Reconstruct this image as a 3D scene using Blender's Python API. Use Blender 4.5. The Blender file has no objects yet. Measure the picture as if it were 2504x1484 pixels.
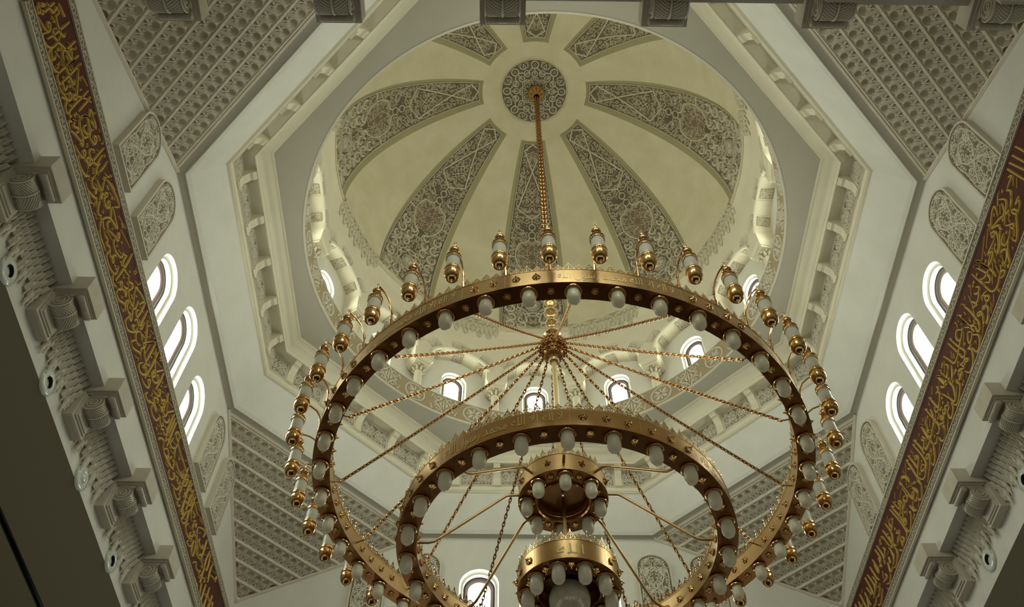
import bpy, math, random
from math import sin, cos, pi, radians, sqrt, atan2, tan, hypot
from mathutils import Vector, Matrix
from mathutils.geometry import tessellate_polygon

# ---------------------------------------------------------------- scene, camera, light, exposure
SC = bpy.context.scene
COL = SC.collection
EYE = 1.6                                   # the camera stands 1.6 m above the floor; heights below are above the eye
cam_d = bpy.data.cameras.new('camera')
cam_d.sensor_fit = 'HORIZONTAL'
cam_d.sensor_width = 36.0
cam_d.lens = 2176.0741 / 2504 * 36.0
cam_d.clip_end = 300
cam = bpy.data.objects.new('camera', cam_d)
COL.objects.link(cam)
cam.location = (-1.0083, -11.8207, EYE)
cam.rotation_mode = 'XYZ'
cam.rotation_euler = (2.5536, 0.0011, -0.0122)
SC.camera = cam

world = bpy.data.worlds.new('daylight')
world.use_nodes = True
world.node_tree.nodes['Background'].inputs[0].default_value = (0.93, 1.0, 0.87, 1)
world.node_tree.nodes['Background'].inputs[1].default_value = 0.4
SC.world = world
SC.view_settings.view_transform = 'Standard'
SC.view_settings.look = 'None'
SC.view_settings.gamma = 1.0
SC.view_settings.use_curve_mapping = False
SC.view_settings.exposure = 0.0
SC.cycles.use_denoising = True
SC.cycles.max_bounces = 10
SC.cycles.diffuse_bounces = 6
SC.cycles.glossy_bounces = 4
SC.cycles.transmission_bounces = 4
SC.cycles.transparent_max_bounces = 6
SC.cycles.sample_clamp_indirect = 6.0
SC.cycles.caustics_reflective = False
SC.cycles.caustics_refractive = False
WIN_HALL = 26.0       # strength of the sky seen in the hall windows
WIN_FILL = 1.7         # strength of the added, unseen fill windows in the gallery below
WIN_DRUM = 20.0       # strength of the sky seen in the drum windows
T8 = tan(pi / 8)
W = 8.187             # half width of the square hall
RND = random.Random(7)


# ---------------------------------------------------------------- materials
def rgb(h):
    v = [int(h[i:i + 2], 16) / 255 for i in (0, 2, 4)]
    return tuple(c / 12.92 if c <= .04045 else ((c + .055) / 1.055) ** 2.4 for c in v) + (1,)


def mat(name, col, rough=.6, metal=0.0, noise=None, bump=0.0, scale=6.0, spec=.3, emit=None):
    m = bpy.data.materials.new(name)
    m.use_nodes = True
    nt = m.node_tree
    b = nt.nodes['Principled BSDF']
    b.inputs['Base Color'].default_value = rgb(col)
    b.inputs['Roughness'].default_value = rough
    b.inputs['Metallic'].default_value = metal
    b.inputs['Specular IOR Level'].default_value = spec
    if noise or bump:
        tc = nt.nodes.new('ShaderNodeTexCoord')
        n = nt.nodes.new('ShaderNodeTexNoise')
        n.inputs['Scale'].default_value = scale
        n.inputs['Detail'].default_value = 6
        n.inputs['Roughness'].default_value = .62
        nt.links.new(tc.outputs['Object'], n.inputs['Vector'])
        if noise:
            r = nt.nodes.new('ShaderNodeValToRGB')
            r.color_ramp.elements[0].position = .35
            r.color_ramp.elements[1].position = .68
            r.color_ramp.elements[0].color = rgb(noise)
            r.color_ramp.elements[1].color = rgb(col)
            nt.links.new(n.outputs['Fac'], r.inputs['Fac'])
            nt.links.new(r.outputs['Color'], b.inputs['Base Color'])
        if bump:
            bp = nt.nodes.new('ShaderNodeBump')
            bp.inputs['Strength'].default_value = bump
            bp.inputs['Distance'].default_value = .02
            nt.links.new(n.outputs['Fac'], bp.inputs['Height'])
            nt.links.new(bp.outputs['Normal'], b.inputs['Normal'])
    if emit:
        b.inputs['Emission Color'].default_value = (0.93, 1.0, 0.87, 1)
        b.inputs['Emission Strength'].default_value = emit
    return m


M = {
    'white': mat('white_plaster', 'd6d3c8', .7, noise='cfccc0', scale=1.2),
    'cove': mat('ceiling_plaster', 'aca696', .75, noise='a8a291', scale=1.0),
    'cream': mat('cream_plaster', 'd8d0b8', .65, noise='d2c9b0', scale=1.4),
    'dome': mat('dome_stucco', 'd3caae', .7, noise='c8be9c', scale=1.3, bump=.1),
    'dark_reveal': mat('rib_reveal', 'aaa27e', .75),
    'carve': mat('carved_plaster', 'c9c1ae', .7),
    'carve_shaded_ground': mat('carved_plaster_shaded_ground', '7f745f', .85),  # brownish ground, darkened to carry the relief's shade between the strokes
    'rib': mat('rib_relief', 'd0c8b2', .7, noise='c3baa2', scale=2.5),
    'rib_fill': mat('rib_foliage', 'b4aa92', .75, noise='a1967b', scale=1.6),
    'rib_ground': mat('rib_ground', '655a4a', .85, noise='736754', scale=3),
    'rib_pink': mat('rib_tinted_field', '7d6a58', .85),
    'niche': mat('niche_plaster', 'dbd2be', .75, noise='d2c8b3', scale=3),
    'drumcarve': mat('drum_carving_ground', '9a8b6c', .85),
    'soffit': mat('gallery_soffit', '8a8168', .8),
    'ledge': mat('ledge_plaster', 'b4ae9d', .75),
    'bracket': mat('bracket_plaster', 'c0b8a6', .55, noise='b5ad9a', scale=3),
    'scroll': mat('glazed_scroll', 'a79d8b', .32, noise='978c79', scale=5, spec=.5),
    'brown': mat('inscription_ground', '56281c', .6, noise='4a2116', scale=2),
    'gilt': mat('gilt_lettering', 'c2a052', .45, .3),
    'gold': mat('polished_brass', 'c3a377', .34, 1.0, noise='b79666', scale=1.0),
    'gold_soft': mat('brass_castings', 'c9a068', .2, 1.0),
    'gold_red': mat('copper_brass', 'b88c5c', .24, 1.0),
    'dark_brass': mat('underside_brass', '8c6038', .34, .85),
    'lace': mat('brass_cresting', 'd9c394', .3, .85),
    'glass': mat('frosted_glass', 'dfe2de', .35, spec=.5),
    'glass_ribbed': mat('ribbed_glass', 'd9dfe2', .25, spec=.6),
    'pearl': mat('pearl_glass', 'c9bfa8', .2, noise='b3a78c', scale=6, spec=.8),
    'black': mat('dark_gasket', '1b1613', .6),
    'wood': mat('mauve_window_frame', '7d6760', .55),
    'porcelain': mat('glass_lamp_dish', 'c6cabd', .15, spec=.8),
    'hole': mat('lamp_recess', '14150f', .7),
    'floor': mat('carpet', '4a2c22', .95, noise='3c231b', scale=.8),
    'outer': mat('gallery_wall', '8b8472', .9),
    'groove': mat('carved_leaf_lines', '6d6454', .8),
    'etch': mat('etched_lettering', 'f2dc9a', .5, .3),
}


def translucent(name, col, rough, amount):
    m = mat(name, col, rough, spec=.5)
    nt = m.node_tree
    b = nt.nodes['Principled BSDF']
    t = nt.nodes.new('ShaderNodeBsdfTranslucent')
    t.inputs['Color'].default_value = rgb(col)
    x = nt.nodes.new('ShaderNodeMixShader')
    x.inputs[0].default_value = amount
    out = nt.nodes['Material Output']
    nt.links.new(b.outputs[0], x.inputs[1])
    nt.links.new(t.outputs[0], x.inputs[2])
    nt.links.new(x.outputs[0], out.inputs['Surface'])
    return m


M['glass'] = translucent('frosted_bulb_glass', 'f4e9cf', .3, .35)
M['glass_ribbed'] = translucent('ribbed_lantern_glass', 'f0ead9', .25, .5)


def pane_material(name, strength):
    m = mat(name, 'f4f8ff', .3, emit=strength)
    return m


M['sky_hall'] = pane_material('bright_sky_pane', WIN_HALL)
M['fill_low'] = pane_material('gallery_fill_pane', WIN_FILL)  # glow of the added gallery windows, out of view
M['sky_drum'] = pane_material('bright_drum_pane', WIN_DRUM)


# ---------------------------------------------------------------- mesh helpers
class MB:
    def __init__(s):
        s.v = []
        s.f = []

    def add(s, vs, fs):
        o = len(s.v)
        s.v.extend(tuple(v) for v in vs)
        s.f.extend(tuple(i + o for i in f) for f in fs)

    def quad(s, a, b, c, d):
        s.add([a, b, c, d], [(0, 1, 2, 3)])

    def box(s, x0, x1, y0, y1, z0, z1, f=None):
        vs = [(x, y, z) for x in (x0, x1) for y in (y0, y1) for z in (z0, z1)]
        if f:
            vs = [f(*v) for v in vs]
        s.add(vs, [(0, 1, 3, 2), (4, 6, 7, 5), (0, 4, 5, 1), (2, 3, 7, 6), (0, 2, 6, 4), (1, 5, 7, 3)])

    def grid(s, nu, nv, fn, closed=False):
        vs = [fn(i / nu, j / nv) for j in range(nv + 1) for i in range(nu + (0 if closed else 1))]
        n = nu if closed else nu + 1
        fs = []
        for j in range(nv):
            for i in range(nu):
                k = (i + 1) % n
                fs.append((j * n + i, j * n + k, (j + 1) * n + k, (j + 1) * n + i))
        s.add(vs, fs)

    def lathe(s, prof, n=24, c=(0, 0, 0), f=None):
        def fn(u, v):
            a = u * 2 * pi
            r, z = prof[int(round(v * (len(prof) - 1)))]
            p = (c[0] + r * cos(a), c[1] + r * sin(a), c[2] + z)
            return f(*p) if f else p
        s.grid(n, len(prof) - 1, fn, True)

    def sphere(s, c, r, n=16, m=10, sz=1.0, f=None):
        s.lathe([(max(r * sin(pi * k / m), 1e-4), -r * sz * cos(pi * k / m)) for k in range(m + 1)], n, c, f)

    def tube(s, pts, r, n=8, caps=True):
        P = [Vector(p) for p in pts]
        up = Vector((0, 0, 1))
        rings = []
        prev = None
        for i, p in enumerate(P):
            t = (P[min(i + 1, len(P) - 1)] - P[max(i - 1, 0)]).normalized()
            if prev is None:
                a = t.cross(up if abs(t.z) < .9 else Vector((1, 0, 0))).normalized()
            else:
                a = (prev - t * prev.dot(t)).normalized()
            prev = a
            b = t.cross(a)
            rr = r[i] if isinstance(r, (list, tuple)) else r
            rings.append([p + (a * cos(2 * pi * k / n) + b * sin(2 * pi * k / n)) * rr for k in range(n)])
        vs = [v for g in rings for v in g]
        fs = []
        for i in range(len(P) - 1):
            for k in range(n):
                l = (k + 1) % n
                fs.append((i * n + k, i * n + l, (i + 1) * n + l, (i + 1) * n + k))
        if caps:
            fs.append(tuple(range(n))[::-1])
            fs.append(tuple((len(P) - 1) * n + k for k in range(n)))
        s.add(vs, fs)

    def poly(s, loops, fn):
        """flat polygon with holes; loops of 2-D points, fn maps (u, v) to 3-D"""
        L = [[Vector((p[0], p[1], 0)) for p in lp] for lp in loops]
        tris = tessellate_polygon(L)
        flat = [p for lp in loops for p in lp]
        s.add([fn(*p) for p in flat], [tuple(t) for t in tris])

    def extrude(s, loop, fn, d0, d1, cap0=True, cap1=True):
        """loop of 2-D points swept from depth d0 to d1; fn(u, v, d)"""
        n = len(loop)
        s.add([fn(u, v, d) for d in (d0, d1) for u, v in loop],
              [(i, (i + 1) % n, n + (i + 1) % n, n + i) for i in range(n)])
        if cap0:
            s.poly([loop], lambda u, v: fn(u, v, d0))
        if cap1:
            s.poly([loop], lambda u, v: fn(u, v, d1))

    def loft(s, loopA, loopB, fA, fB):
        n = len(loopA)
        s.add([fA(*p) for p in loopA] + [fB(*p) for p in loopB],
              [(i, (i + 1) % n, n + (i + 1) % n, n + i) for i in range(n)])

    def ribbon(s, pts, w, h, fn, base=0.0, flat=.55):
        """raised strap along 2-D points; w number or list; fn(x, y, h)"""
        n = len(pts)
        if n < 2:
            return
        vs, fs = [], []
        for i in range(n):
            a, b = pts[max(i - 1, 0)], pts[min(i + 1, n - 1)]
            dx, dy = b[0] - a[0], b[1] - a[1]
            l = hypot(dx, dy) or 1
            nx, ny = -dy / l, dx / l
            if 0 < i < n - 1:                      # mitre
                c = pts[i]
                e = (c[0] - a[0], c[1] - a[1])
                le = hypot(*e) or 1
                k = abs((-e[1] / le) * nx + (e[0] / le) * ny)
                k = 1 / max(k, .55)
            else:
                k = 1
            ww = (w[i] if isinstance(w, (list, tuple)) else w) / 2 * k
            x, y = pts[i]
            for q, hh in ((-1, base), (-flat, h), (flat, h), (1, base)):
                vs.append(fn(x + nx * ww * q, y + ny * ww * q, hh))
        for i in range(n - 1):
            for k in range(3):
                o = i * 4 + k
                fs.append((o, o + 1, o + 5, o + 4))
        fs.append((0, 3, 2, 1))
        o = (n - 1) * 4
        fs.append((o, o + 1, o + 2, o + 3))
        s.add(vs, fs)

    def build(s, name, m, parent=None, smooth=35):
        me = bpy.data.meshes.new(name)
        me.from_pydata(s.v, [], s.f)
        me.validate(verbose=False)
        if smooth:
            me.polygons.foreach_set('use_smooth', [True] * len(me.polygons))
            me.set_sharp_from_angle(angle=radians(smooth))
        me.materials.append(M[m] if isinstance(m, str) else m)
        me.update()
        o = bpy.data.objects.new(name, me)
        COL.objects.link(o)
        if parent:
            o.parent = parent
        return o


def fix_normals(o):
    import bmesh
    bm = bmesh.new()
    bm.from_mesh(o.data)
    bmesh.ops.remove_doubles(bm, verts=bm.verts, dist=1e-5)
    bmesh.ops.recalc_face_normals(bm, faces=bm.faces)
    bm.to_mesh(o.data)
    bm.free()


def empty(name, label=None, cat=None, loc=(0, 0, 0), rz=0, group=None):
    o = bpy.data.objects.new(name, None)
    o.empty_display_size = .2
    COL.objects.link(o)
    o.location = loc
    o.rotation_euler = (0, 0, rz)
    tag(o, label, cat, group)
    return o


def tag(o, label=None, cat=None, group=None, kind=None):
    if label:
        o['label'] = label
    if cat:
        o['category'] = cat
    if group:
        o['group'] = group
    if kind:
        o['kind'] = kind
    return o


def struct(o):
    o['kind'] = 'structure'
    return o


def dup(root, loc=None, rz=None, label=None, group=None):
    c = root.copy()
    COL.objects.link(c)

    def kids(src, dst):
        for ch in list(src.children):
            d = ch.copy()
            COL.objects.link(d)
            d.parent = dst
            kids(ch, d)
    kids(root, c)
    if loc is not None:
        c.location = loc
    if rz is not None:
        c.rotation_euler = (0, 0, rz)
    if label:
        c['label'] = label
    if group:
        c['group'] = group
    return c


# wall frames: u runs to the right as seen from inside the hall, h towards the hall
ROT = {'far': 0.0, 'right': -pi / 2, 'left': pi / 2, 'near': pi}


def at_wall(wall, u, z, d=W):
    a = ROT[wall]
    x, y = u, d
    return (x * cos(a) - y * sin(a), x * sin(a) + y * cos(a), z)


def wf(u, z, h):                       # local wall frame: the wall plane is y = 0, the hall lies at -y
    return (u, -h, z)


def arch_loop(hw, z0, zs, n=20, top=None):
    """round-headed outline, counter-clockwise from the lower left; the head is a half ellipse"""
    rise = hw if top is None else top - zs
    pts = [(-hw, z0), (hw, z0)]
    for k in range(n + 1):
        a = pi * k / n
        pts.append((hw * cos(a), zs + rise * sin(a)))
    return pts


# ---------------------------------------------------------------- carved scrollwork
def arabesque(inside, box, d, seed, w=.12, tries=4000, mirror=False, leaves=True):
    rng = random.Random(seed)
    x0, x1, y0, y1 = box
    if mirror:
        x0 = 0.0
    pts = []
    for _ in range(tries):
        p = (rng.uniform(x0, x1), rng.uniform(y0, y1))
        if mirror and p[0] < d * .42:
            continue
        if not inside(p[0], p[1]):
            continue
        if all((p[0] - q[0]) ** 2 + (p[1] - q[1]) ** 2 > (d * .88) ** 2 for q in pts):
            pts.append(p)
    out = []

    def put(stroke, ws):
        cur, cw = [], []
        for p, q in zip(stroke, ws):
            if inside(*p):
                cur.append(p)
                cw.append(q)
            else:
                if len(cur) > 2:
                    out.append((cur, cw))
                cur, cw = [], []
        if len(cur) > 2:
            out.append((cur, cw))
    for (cx, cy) in pts:
        a0 = rng.uniform(0, 2 * pi)
        hand = rng.choice((-1, 1))
        turns = rng.uniform(1.15, 1.5)
        n = 17
        st, ws = [], []
        for k in range(n):
            t = k / (n - 1)
            r = d * (.5 - .36 * t)
            a = a0 + hand * turns * 2 * pi * t
            st.append((cx + r * cos(a), cy + r * sin(a)))
            ws.append(d * w * (1.25 - .35 * t))
        # the stem runs on tangentially before the spiral starts
        ex = [(st[0][0] + hand * sin(a0) * d * q + cos(a0) * d * q * q * .5, st[0][1] - hand * cos(a0) * d * q + sin(a0) * d * q * q * .5) for q in (.55, .3, .12)]
        put(ex + st, [d * w] * 3 + ws)
        # a drop in the eye of the scroll
        e = d * .07
        put([(cx - e * 1.6, cy), (cx - e * .5, cy), (cx + e * .5, cy), (cx + e * 1.6, cy)], [e, e * 2.4, e * 2.4, e])
        if leaves:
            for q in range(3):
                b = a0 + hand * (.7 + q * 1.7)
                bx, by = cx + d * .5 * cos(b), cy + d * .5 * sin(b)
                dirn = b + hand * rng.uniform(.2, .9)
                L = d * rng.uniform(.28, .42)
                lf = [(bx + cos(dirn + t * .7 * hand) * L * t, by + sin(dirn + t * .7 * hand) * L * t) for t in (0, .2, .4, .6, .8, 1)]
                put(lf, [d * w * k for k in (.4, 1.3, 1.7, 1.4, .8, .2)])
    if mirror:
        out += [([(-p[0], p[1]) for p in st][::-1], ws[::-1]) for st, ws in out]
    return out


def circle(cx, cy, r, n=24, a0=0.0, a1=2 * pi):
    return [(cx + r * cos(a0 + (a1 - a0) * k / n), cy + r * sin(a0 + (a1 - a0) * k / n)) for k in range(n + 1)]


def lerp(a, b, t):
    return a + (b - a) * t


def poly_path(pts, step=.15):
    out = [pts[0]]
    for a, b in zip(pts, pts[1:]):
        n = max(1, int(hypot(b[0] - a[0], b[1] - a[1]) / step))
        out += [(lerp(a[0], b[0], k / n), lerp(a[1], b[1], k / n)) for k in range(1, n + 1)]
    return out


ORD = ['first', 'second', 'third', 'fourth', 'fifth', 'sixth', 'seventh', 'eighth', 'ninth', 'tenth', 'eleventh', 'twelfth', 'thirteenth', 'fourteenth', 'fifteenth', 'sixteenth']


# ================================================================ THE SETTING
LEDGE = {'left': 12.47, 'right': 12.69, 'far': 12.55, 'near': 12.5}
DEP = {'left': W, 'right': W, 'far': W, 'near': 8.5}
HALL_WINDOWS = [(-1.65, 16.60), (0.0, 17.05), (1.65, 16.60)]
WHW = .545
WZ0 = 14.45


def build_window(hw, z0, top, pane):
    """white rolled reveal (root), dark gasket, mauve frame and bright pane; wall plane y = 0, depth to +y"""
    zs = top - hw

    def lp(i):
        return arch_loop(hw - i, z0 + i, zs, 24)
    k = hw / .545
    r = MB()
    steps = [(0.0, 0.0)] + [(.1 * k * (1 - cos(a)), -.11 * k * sin(a)) for a in (pi / 8, pi / 4, 3 * pi / 8, pi / 2)] + [(.105 * k, -.22 * k)]
    for (i0, h0), (i1, h1) in zip(steps, steps[1:]):
        r.loft(lp(i0), lp(i1), lambda u, z, h=h0: wf(u, z, h), lambda u, z, h=h1: wf(u, z, h))
    root = r.build('window_1', 'white', smooth=95)
    struct(root)
    g = MB()
    g.loft(lp(.105 * k), lp(.155 * k), lambda u, z: wf(u, z, -.22 * k), lambda u, z: wf(u, z, -.222 * k))
    g.loft(lp(.155 * k), lp(.155 * k), lambda u, z: wf(u, z, -.222 * k), lambda u, z: wf(u, z, -.26 * k))
    g.build('window_gasket', 'black', root)
    f = MB()
    f.loft(lp(.155 * k), lp(.235 * k), lambda u, z: wf(u, z, -.26 * k), lambda u, z: wf(u, z, -.285 * k))
    f.loft(lp(.235 * k), lp(.237 * k), lambda u, z: wf(u, z, -.285 * k), lambda u, z: wf(u, z, -.30 * k))
    f.build('window_frame', 'wood', root, 50)
    p = MB()
    p.poly([lp(.23 * k)], lambda u, z: wf(u, z, -.298 * k))
    p.build('window_pane', pane, root, 0)
    return root


nwin = [0]


def put_window(root, loc, rz, label):
    nwin[0] += 1
    o = root if nwin[0] in FIRSTS else dup(root)
    o.name = 'window_%d' % nwin[0]
    o.location = loc
    o.rotation_euler = (0, 0, rz)
    o['label'] = label
    return o


FIRSTS = (1, 13)
WALLN = {'left': 'looped-script wall', 'right': 'tall-script wall', 'far': 'end wall', 'near': 'wall overhead'}
FROM = {'left': 'the near corner', 'right': 'the far corner', 'far': 'the looped-script corner', 'near': 'the tall-script corner'}
win_a = build_window(WHW, WZ0, 16.60, 'sky_hall')
for wall in ('left', 'right', 'far', 'near'):
    for i, (u, top) in enumerate(HALL_WINDOWS):
        what = ('lower side', 'taller middle', 'lower side')[i]
        o = put_window(win_a, at_wall(wall, u, top - 16.60, DEP[wall]), ROT[wall], 'bright %s arched window of the %s, %s from %s' % (what, WALLN[wall], ORD[i], FROM[wall]))

for wall in ('far', 'left', 'right', 'near'):
    z0 = LEDGE[wall]
    m = MB()
    outer = [(-W - .35, z0), (W + .35, z0), (W + .35, 15.3), (W, 15.43), (3.39, 17.75), (-3.39, 17.75), (-W, 15.43), (-W - .35, 15.3)]
    holes = [[(u + p[0], p[1] + top - 16.60) for p in arch_loop(WHW, WZ0, 16.60 - WHW, 24)] for u, top in HALL_WINDOWS]
    m.poly([outer] + holes, lambda u, z: wf(u, z, 0))
    # ledge: underside, wall set back below it
    a, b = -W - .8, W + .8
    back = .445
    zb = 11.45
    m.quad(wf(a, z0, 0), wf(b, z0, 0), wf(b, z0, -back), wf(a, z0, -back))
    m.quad(wf(a, z0, -back), wf(b, z0, -back), wf(b, zb, -back), wf(a, zb, -back))
    o = m.build('wall_' + wall, 'white', smooth=0)
    o.location = at_wall(wall, 0, 0, DEP[wall])
    o.rotation_euler = (0, 0, ROT[wall])
    struct(o)
    # gallery: soffit behind the ledge with a dark slot, and its outer wall
    g = MB()
    for (h0, h1, z) in ((-back, -2.0, zb), (-2.10, -5.6, zb)):
        g.quad(wf(-14, z, h0), wf(14, z, h0), wf(14, z, h1), wf(-14, z, h1))
    o = g.build('ceiling_gallery', 'soffit', smooth=0)
    o.location = at_wall(wall, 0, 0, DEP[wall])
    o.rotation_euler = (0, 0, ROT[wall])
    struct(o)
    g = MB()
    g.box(-14, 14, 1.985, 1.998, zb - .012, zb + .3)
    g.box(-14, 14, 2.102, 2.115, zb - .012, zb + .3)
    g.quad((-14, 1.99, zb + .1), (14, 1.99, zb + .1), (14, 2.11, zb + .1), (-14, 2.11, zb + .1))
    o = g.build('trim_1', mat('polished_slot', '22241c', .12, .0, spec=.8) if 'slot' not in M else M['slot'], smooth=0)
    M['slot'] = o.data.materials[0]
    o.location = at_wall(wall, 0, 0, DEP[wall])
    o.rotation_euler = (0, 0, ROT[wall])
    struct(o)
    g = MB()
    g.quad((-14.2, 5.6, -EYE), (14.2, 5.6, -EYE), (14.2, 5.6, zb), (-14.2, 5.6, zb))
    o = g.build('wall_gallery', 'outer', smooth=0)
    o.location = at_wall(wall, 0, 0, DEP[wall])
    o.rotation_euler = (0, 0, ROT[wall])
    struct(o)
m = MB()
m.quad((-15, -15, -EYE), (15, -15, -EYE), (15, 15, -EYE), (-15, 15, -EYE))
struct(m.build('floor', 'floor', smooth=0))


# ---- octagon mouldings
def octa(prof, name, material, smooth=30):
    m = MB()
    n = len(prof)
    vs = []
    for k in range(8):
        an = pi / 8 + k * pi / 4
        for a, z in prof:
            r = a / cos(pi / 8)
            vs.append((r * cos(an), r * sin(an), z))
    fs = []
    for k in range(8):
        l = (k + 1) % 8
        for i in range(n - 1):
            fs.append((k * n + i, l * n + i, l * n + i + 1, k * n + i + 1))
    m.add(vs, fs)
    # faces of the eight sides stay flat: split smoothing at the corners
    return struct(m.build(name, material, smooth=smooth))


octa([(8.75, 17.715), (8.187, 17.715), (8.14, 17.735), (8.03, 17.735), (8.02, 17.72)], 'trim_2', 'ledge')
octa([(8.02, 17.72), (8.0, 17.715), (7.985, 17.735), (7.938, 17.79), (7.93, 17.80), (7.936, 17.812), (7.925, 17.835), (7.44, 18.79)], 'trim_3', 'white', 20)
octa([(7.44, 18.79), (7.385, 18.785), (7.385, 18.815), (7.362, 18.825), (7.345, 18.865), (7.345, 18.93), (7.36, 18.94), (7.35, 18.965), (7.33, 18.975), (7.33, 19.66)], 'trim_4', 'cream', 20)
octa([(7.33, 19.66), (7.02, 19.645), (7.015, 19.60), (6.995, 19.60), (6.985, 19.70), (6.965, 19.715), (6.962, 19.77)]
     + [(6.95 - .215 * (1 - cos(t)), 19.785 + .235 * sin(t)) for t in [k * pi / 16 for k in range(9)]]
     + [(6.735, 20.045), (6.715, 20.045), (6.70, 20.075), (6.68, 20.09)], 'trim_5', 'cream', 25)
R_RING = 6.237
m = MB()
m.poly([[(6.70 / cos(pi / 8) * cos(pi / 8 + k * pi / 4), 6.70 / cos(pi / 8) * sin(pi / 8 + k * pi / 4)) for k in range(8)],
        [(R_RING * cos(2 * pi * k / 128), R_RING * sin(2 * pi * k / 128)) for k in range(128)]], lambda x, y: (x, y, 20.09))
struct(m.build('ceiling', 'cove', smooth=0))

# ---- drum: sixteen flat bays with a window each, ledge in front
R_WALL = 6.92
R_FACE = 6.45
Z_LEDGE = 20.95
DW_HW, DW_TOP, DW_Z0 = .43, 23.12, 21.25
m = MB()
m.grid(128, 1, lambda u, v: (lerp(R_RING, 7.3, v) * cos(2 * pi * u), lerp(R_RING, 7.3, v) * sin(2 * pi * u), Z_LEDGE), True)
struct(m.build('trim_6', 'cream', smooth=0))
m = MB()
hwid = R_WALL * tan(pi / 16)
for k in range(16):
    a = k * pi / 8

    def fn(u, z, a=a):
        return (R_WALL * sin(a) + u * cos(a), R_WALL * cos(a) - u * sin(a), z)
    m.poly([[(-hwid, Z_LEDGE - .02), (hwid, Z_LEDGE - .02), (hwid, 24.3), (-hwid, 24.3)], arch_loop(DW_HW, DW_Z0, DW_TOP - DW_HW, 24)], fn)
struct(m.build('wall_drum', 'white', smooth=0))
win_b = None


def from_far(k, n):
    """place k of n round the drum, counted from the far one"""
    if k == 0:
        return 'at the far middle'
    if 2 * k == n:
        return 'at the near middle'
    return '%s from the far one towards the %s wall' % ((ORD[k - 1], 'tall-script') if 2 * k < n else (ORD[n - k - 1], 'looped-script'))


nwin[0] = 12
win_b = build_window(DW_HW, DW_Z0, DW_TOP, 'sky_drum')
for k in range(16):
    a = k * pi / 8
    put_window(win_b, (R_WALL * sin(a), R_WALL * cos(a), 0), -a, 'small bright arched drum window, %s' % from_far(k, 16))


# tall unseen windows added in the gallery walls as fill light from below
def fill_window():
    root = empty('window_29')
    struct(root)
    m = MB()
    lp, li = arch_loop(1.0, 1.0, 6.0, 20), arch_loop(.88, 1.12, 6.0, 20)
    m.extrude(lp, wf, 0, .12, False, False)
    m.loft(lp, li, lambda u, z: wf(u, z, .12), lambda u, z: wf(u, z, .12))
    m.loft(li, li, lambda u, z: wf(u, z, .12), lambda u, z: wf(u, z, .02))
    m.build('window_frame', 'wood', root, 30)
    m = MB()
    m.poly([li], lambda u, z: wf(u, z, .03))
    m.build('window_pane', 'fill_low', root, 0)
    return root


lw0 = None
for wall in ('far', 'left', 'right', 'near'):
    for i in range(5):
        o = lw0 if lw0 is None else dup(lw0)
        if o is None:
            o = lw0 = fill_window()
        nwin[0] += 1
        o.name = 'window_%d' % nwin[0]
        o.location = at_wall(wall, (i - 2) * 4.6, -EYE, DEP[wall] + 5.58)
        o.rotation_euler = (0, 0, ROT[wall])

def cyl(az, r, z):
    return (r * sin(az), r * cos(az), z)


# spandrel wall of the arcade, one surface all round
AR_A, AR_ZS, AR_ZT = radians(8.9), 22.98, 23.76


def arch_z(az):
    t = az / AR_A
    return AR_ZS + (AR_ZT - AR_ZS) * sqrt(max(0, 1 - t * t)) if abs(t) < 1 else AR_ZS


m = MB()
azs = [-radians(11.25), -AR_A] + [-AR_A * cos(pi * k / 28) for k in range(1, 28)] + [AR_A, radians(11.25)]
for k in range(16):
    c = k * pi / 8

    def fn(u, v):
        i = int(round(u * (len(azs) - 1)))
        az = azs[i]
        z = lerp(arch_z(az), 24.95, v)
        return cyl(c + az, R_FACE - .06 * v * v, z)
    m.grid(len(azs) - 1, 4, fn)
m.grid(128, 3, lambda u, v: cyl(2 * pi * u, [6.39, 6.37, 6.32, 6.275][int(round(v * 3))], [24.95, 25.05, 25.2, 25.32][int(round(v * 3))]), True)
struct(m.build('wall_arcade', 'cream', smooth=50))

# ---- dome shell with eight sunk rib fields
RD, ZD = 6.3, 25.85
TH_F0, TH_C0, TH_C1, TH_F1 = 17.75, 18.7, 91.2, 92.6


def sph(az, th, R=RD):
    return (R * sin(th) * sin(az), R * sin(th) * cos(az), ZD + R * cos(th))


def fw(th):
    t = min(max((th - TH_F0) / (TH_F1 - TH_F0), 0), 1)
    return lerp(13.7, 11.15, t ** .6)


def cw(th):
    t = min(max((th - TH_C0) / (TH_C1 - TH_C0), 0), 1)
    return lerp(9.8, 10.35, t)


m = MB()
NT = 44
m.grid(96, 8, lambda u, v: sph(2 * pi * u, radians(lerp(10.6, TH_F0, v))), True)
for k in range(8):
    c = k * 45
    m.grid(10, NT, lambda u, v: sph(radians(lerp(c + fw(lerp(TH_F0, TH_F1, v)), c + 45 - fw(lerp(TH_F0, TH_F1, v)), u)), radians(lerp(TH_F0, TH_F1, v))))
    m.grid(10, 1, lambda u, v: sph(radians(lerp(c - fw(TH_F0), c + fw(TH_F0), u)), radians(TH_F0 + v * .02)))
m.grid(160, 5, lambda u, v: sph(2 * pi * u, radians(lerp(TH_F1, 95.2, v))), True)
struct(m.build('ceiling_dome', 'dome', smooth=60))


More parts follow.
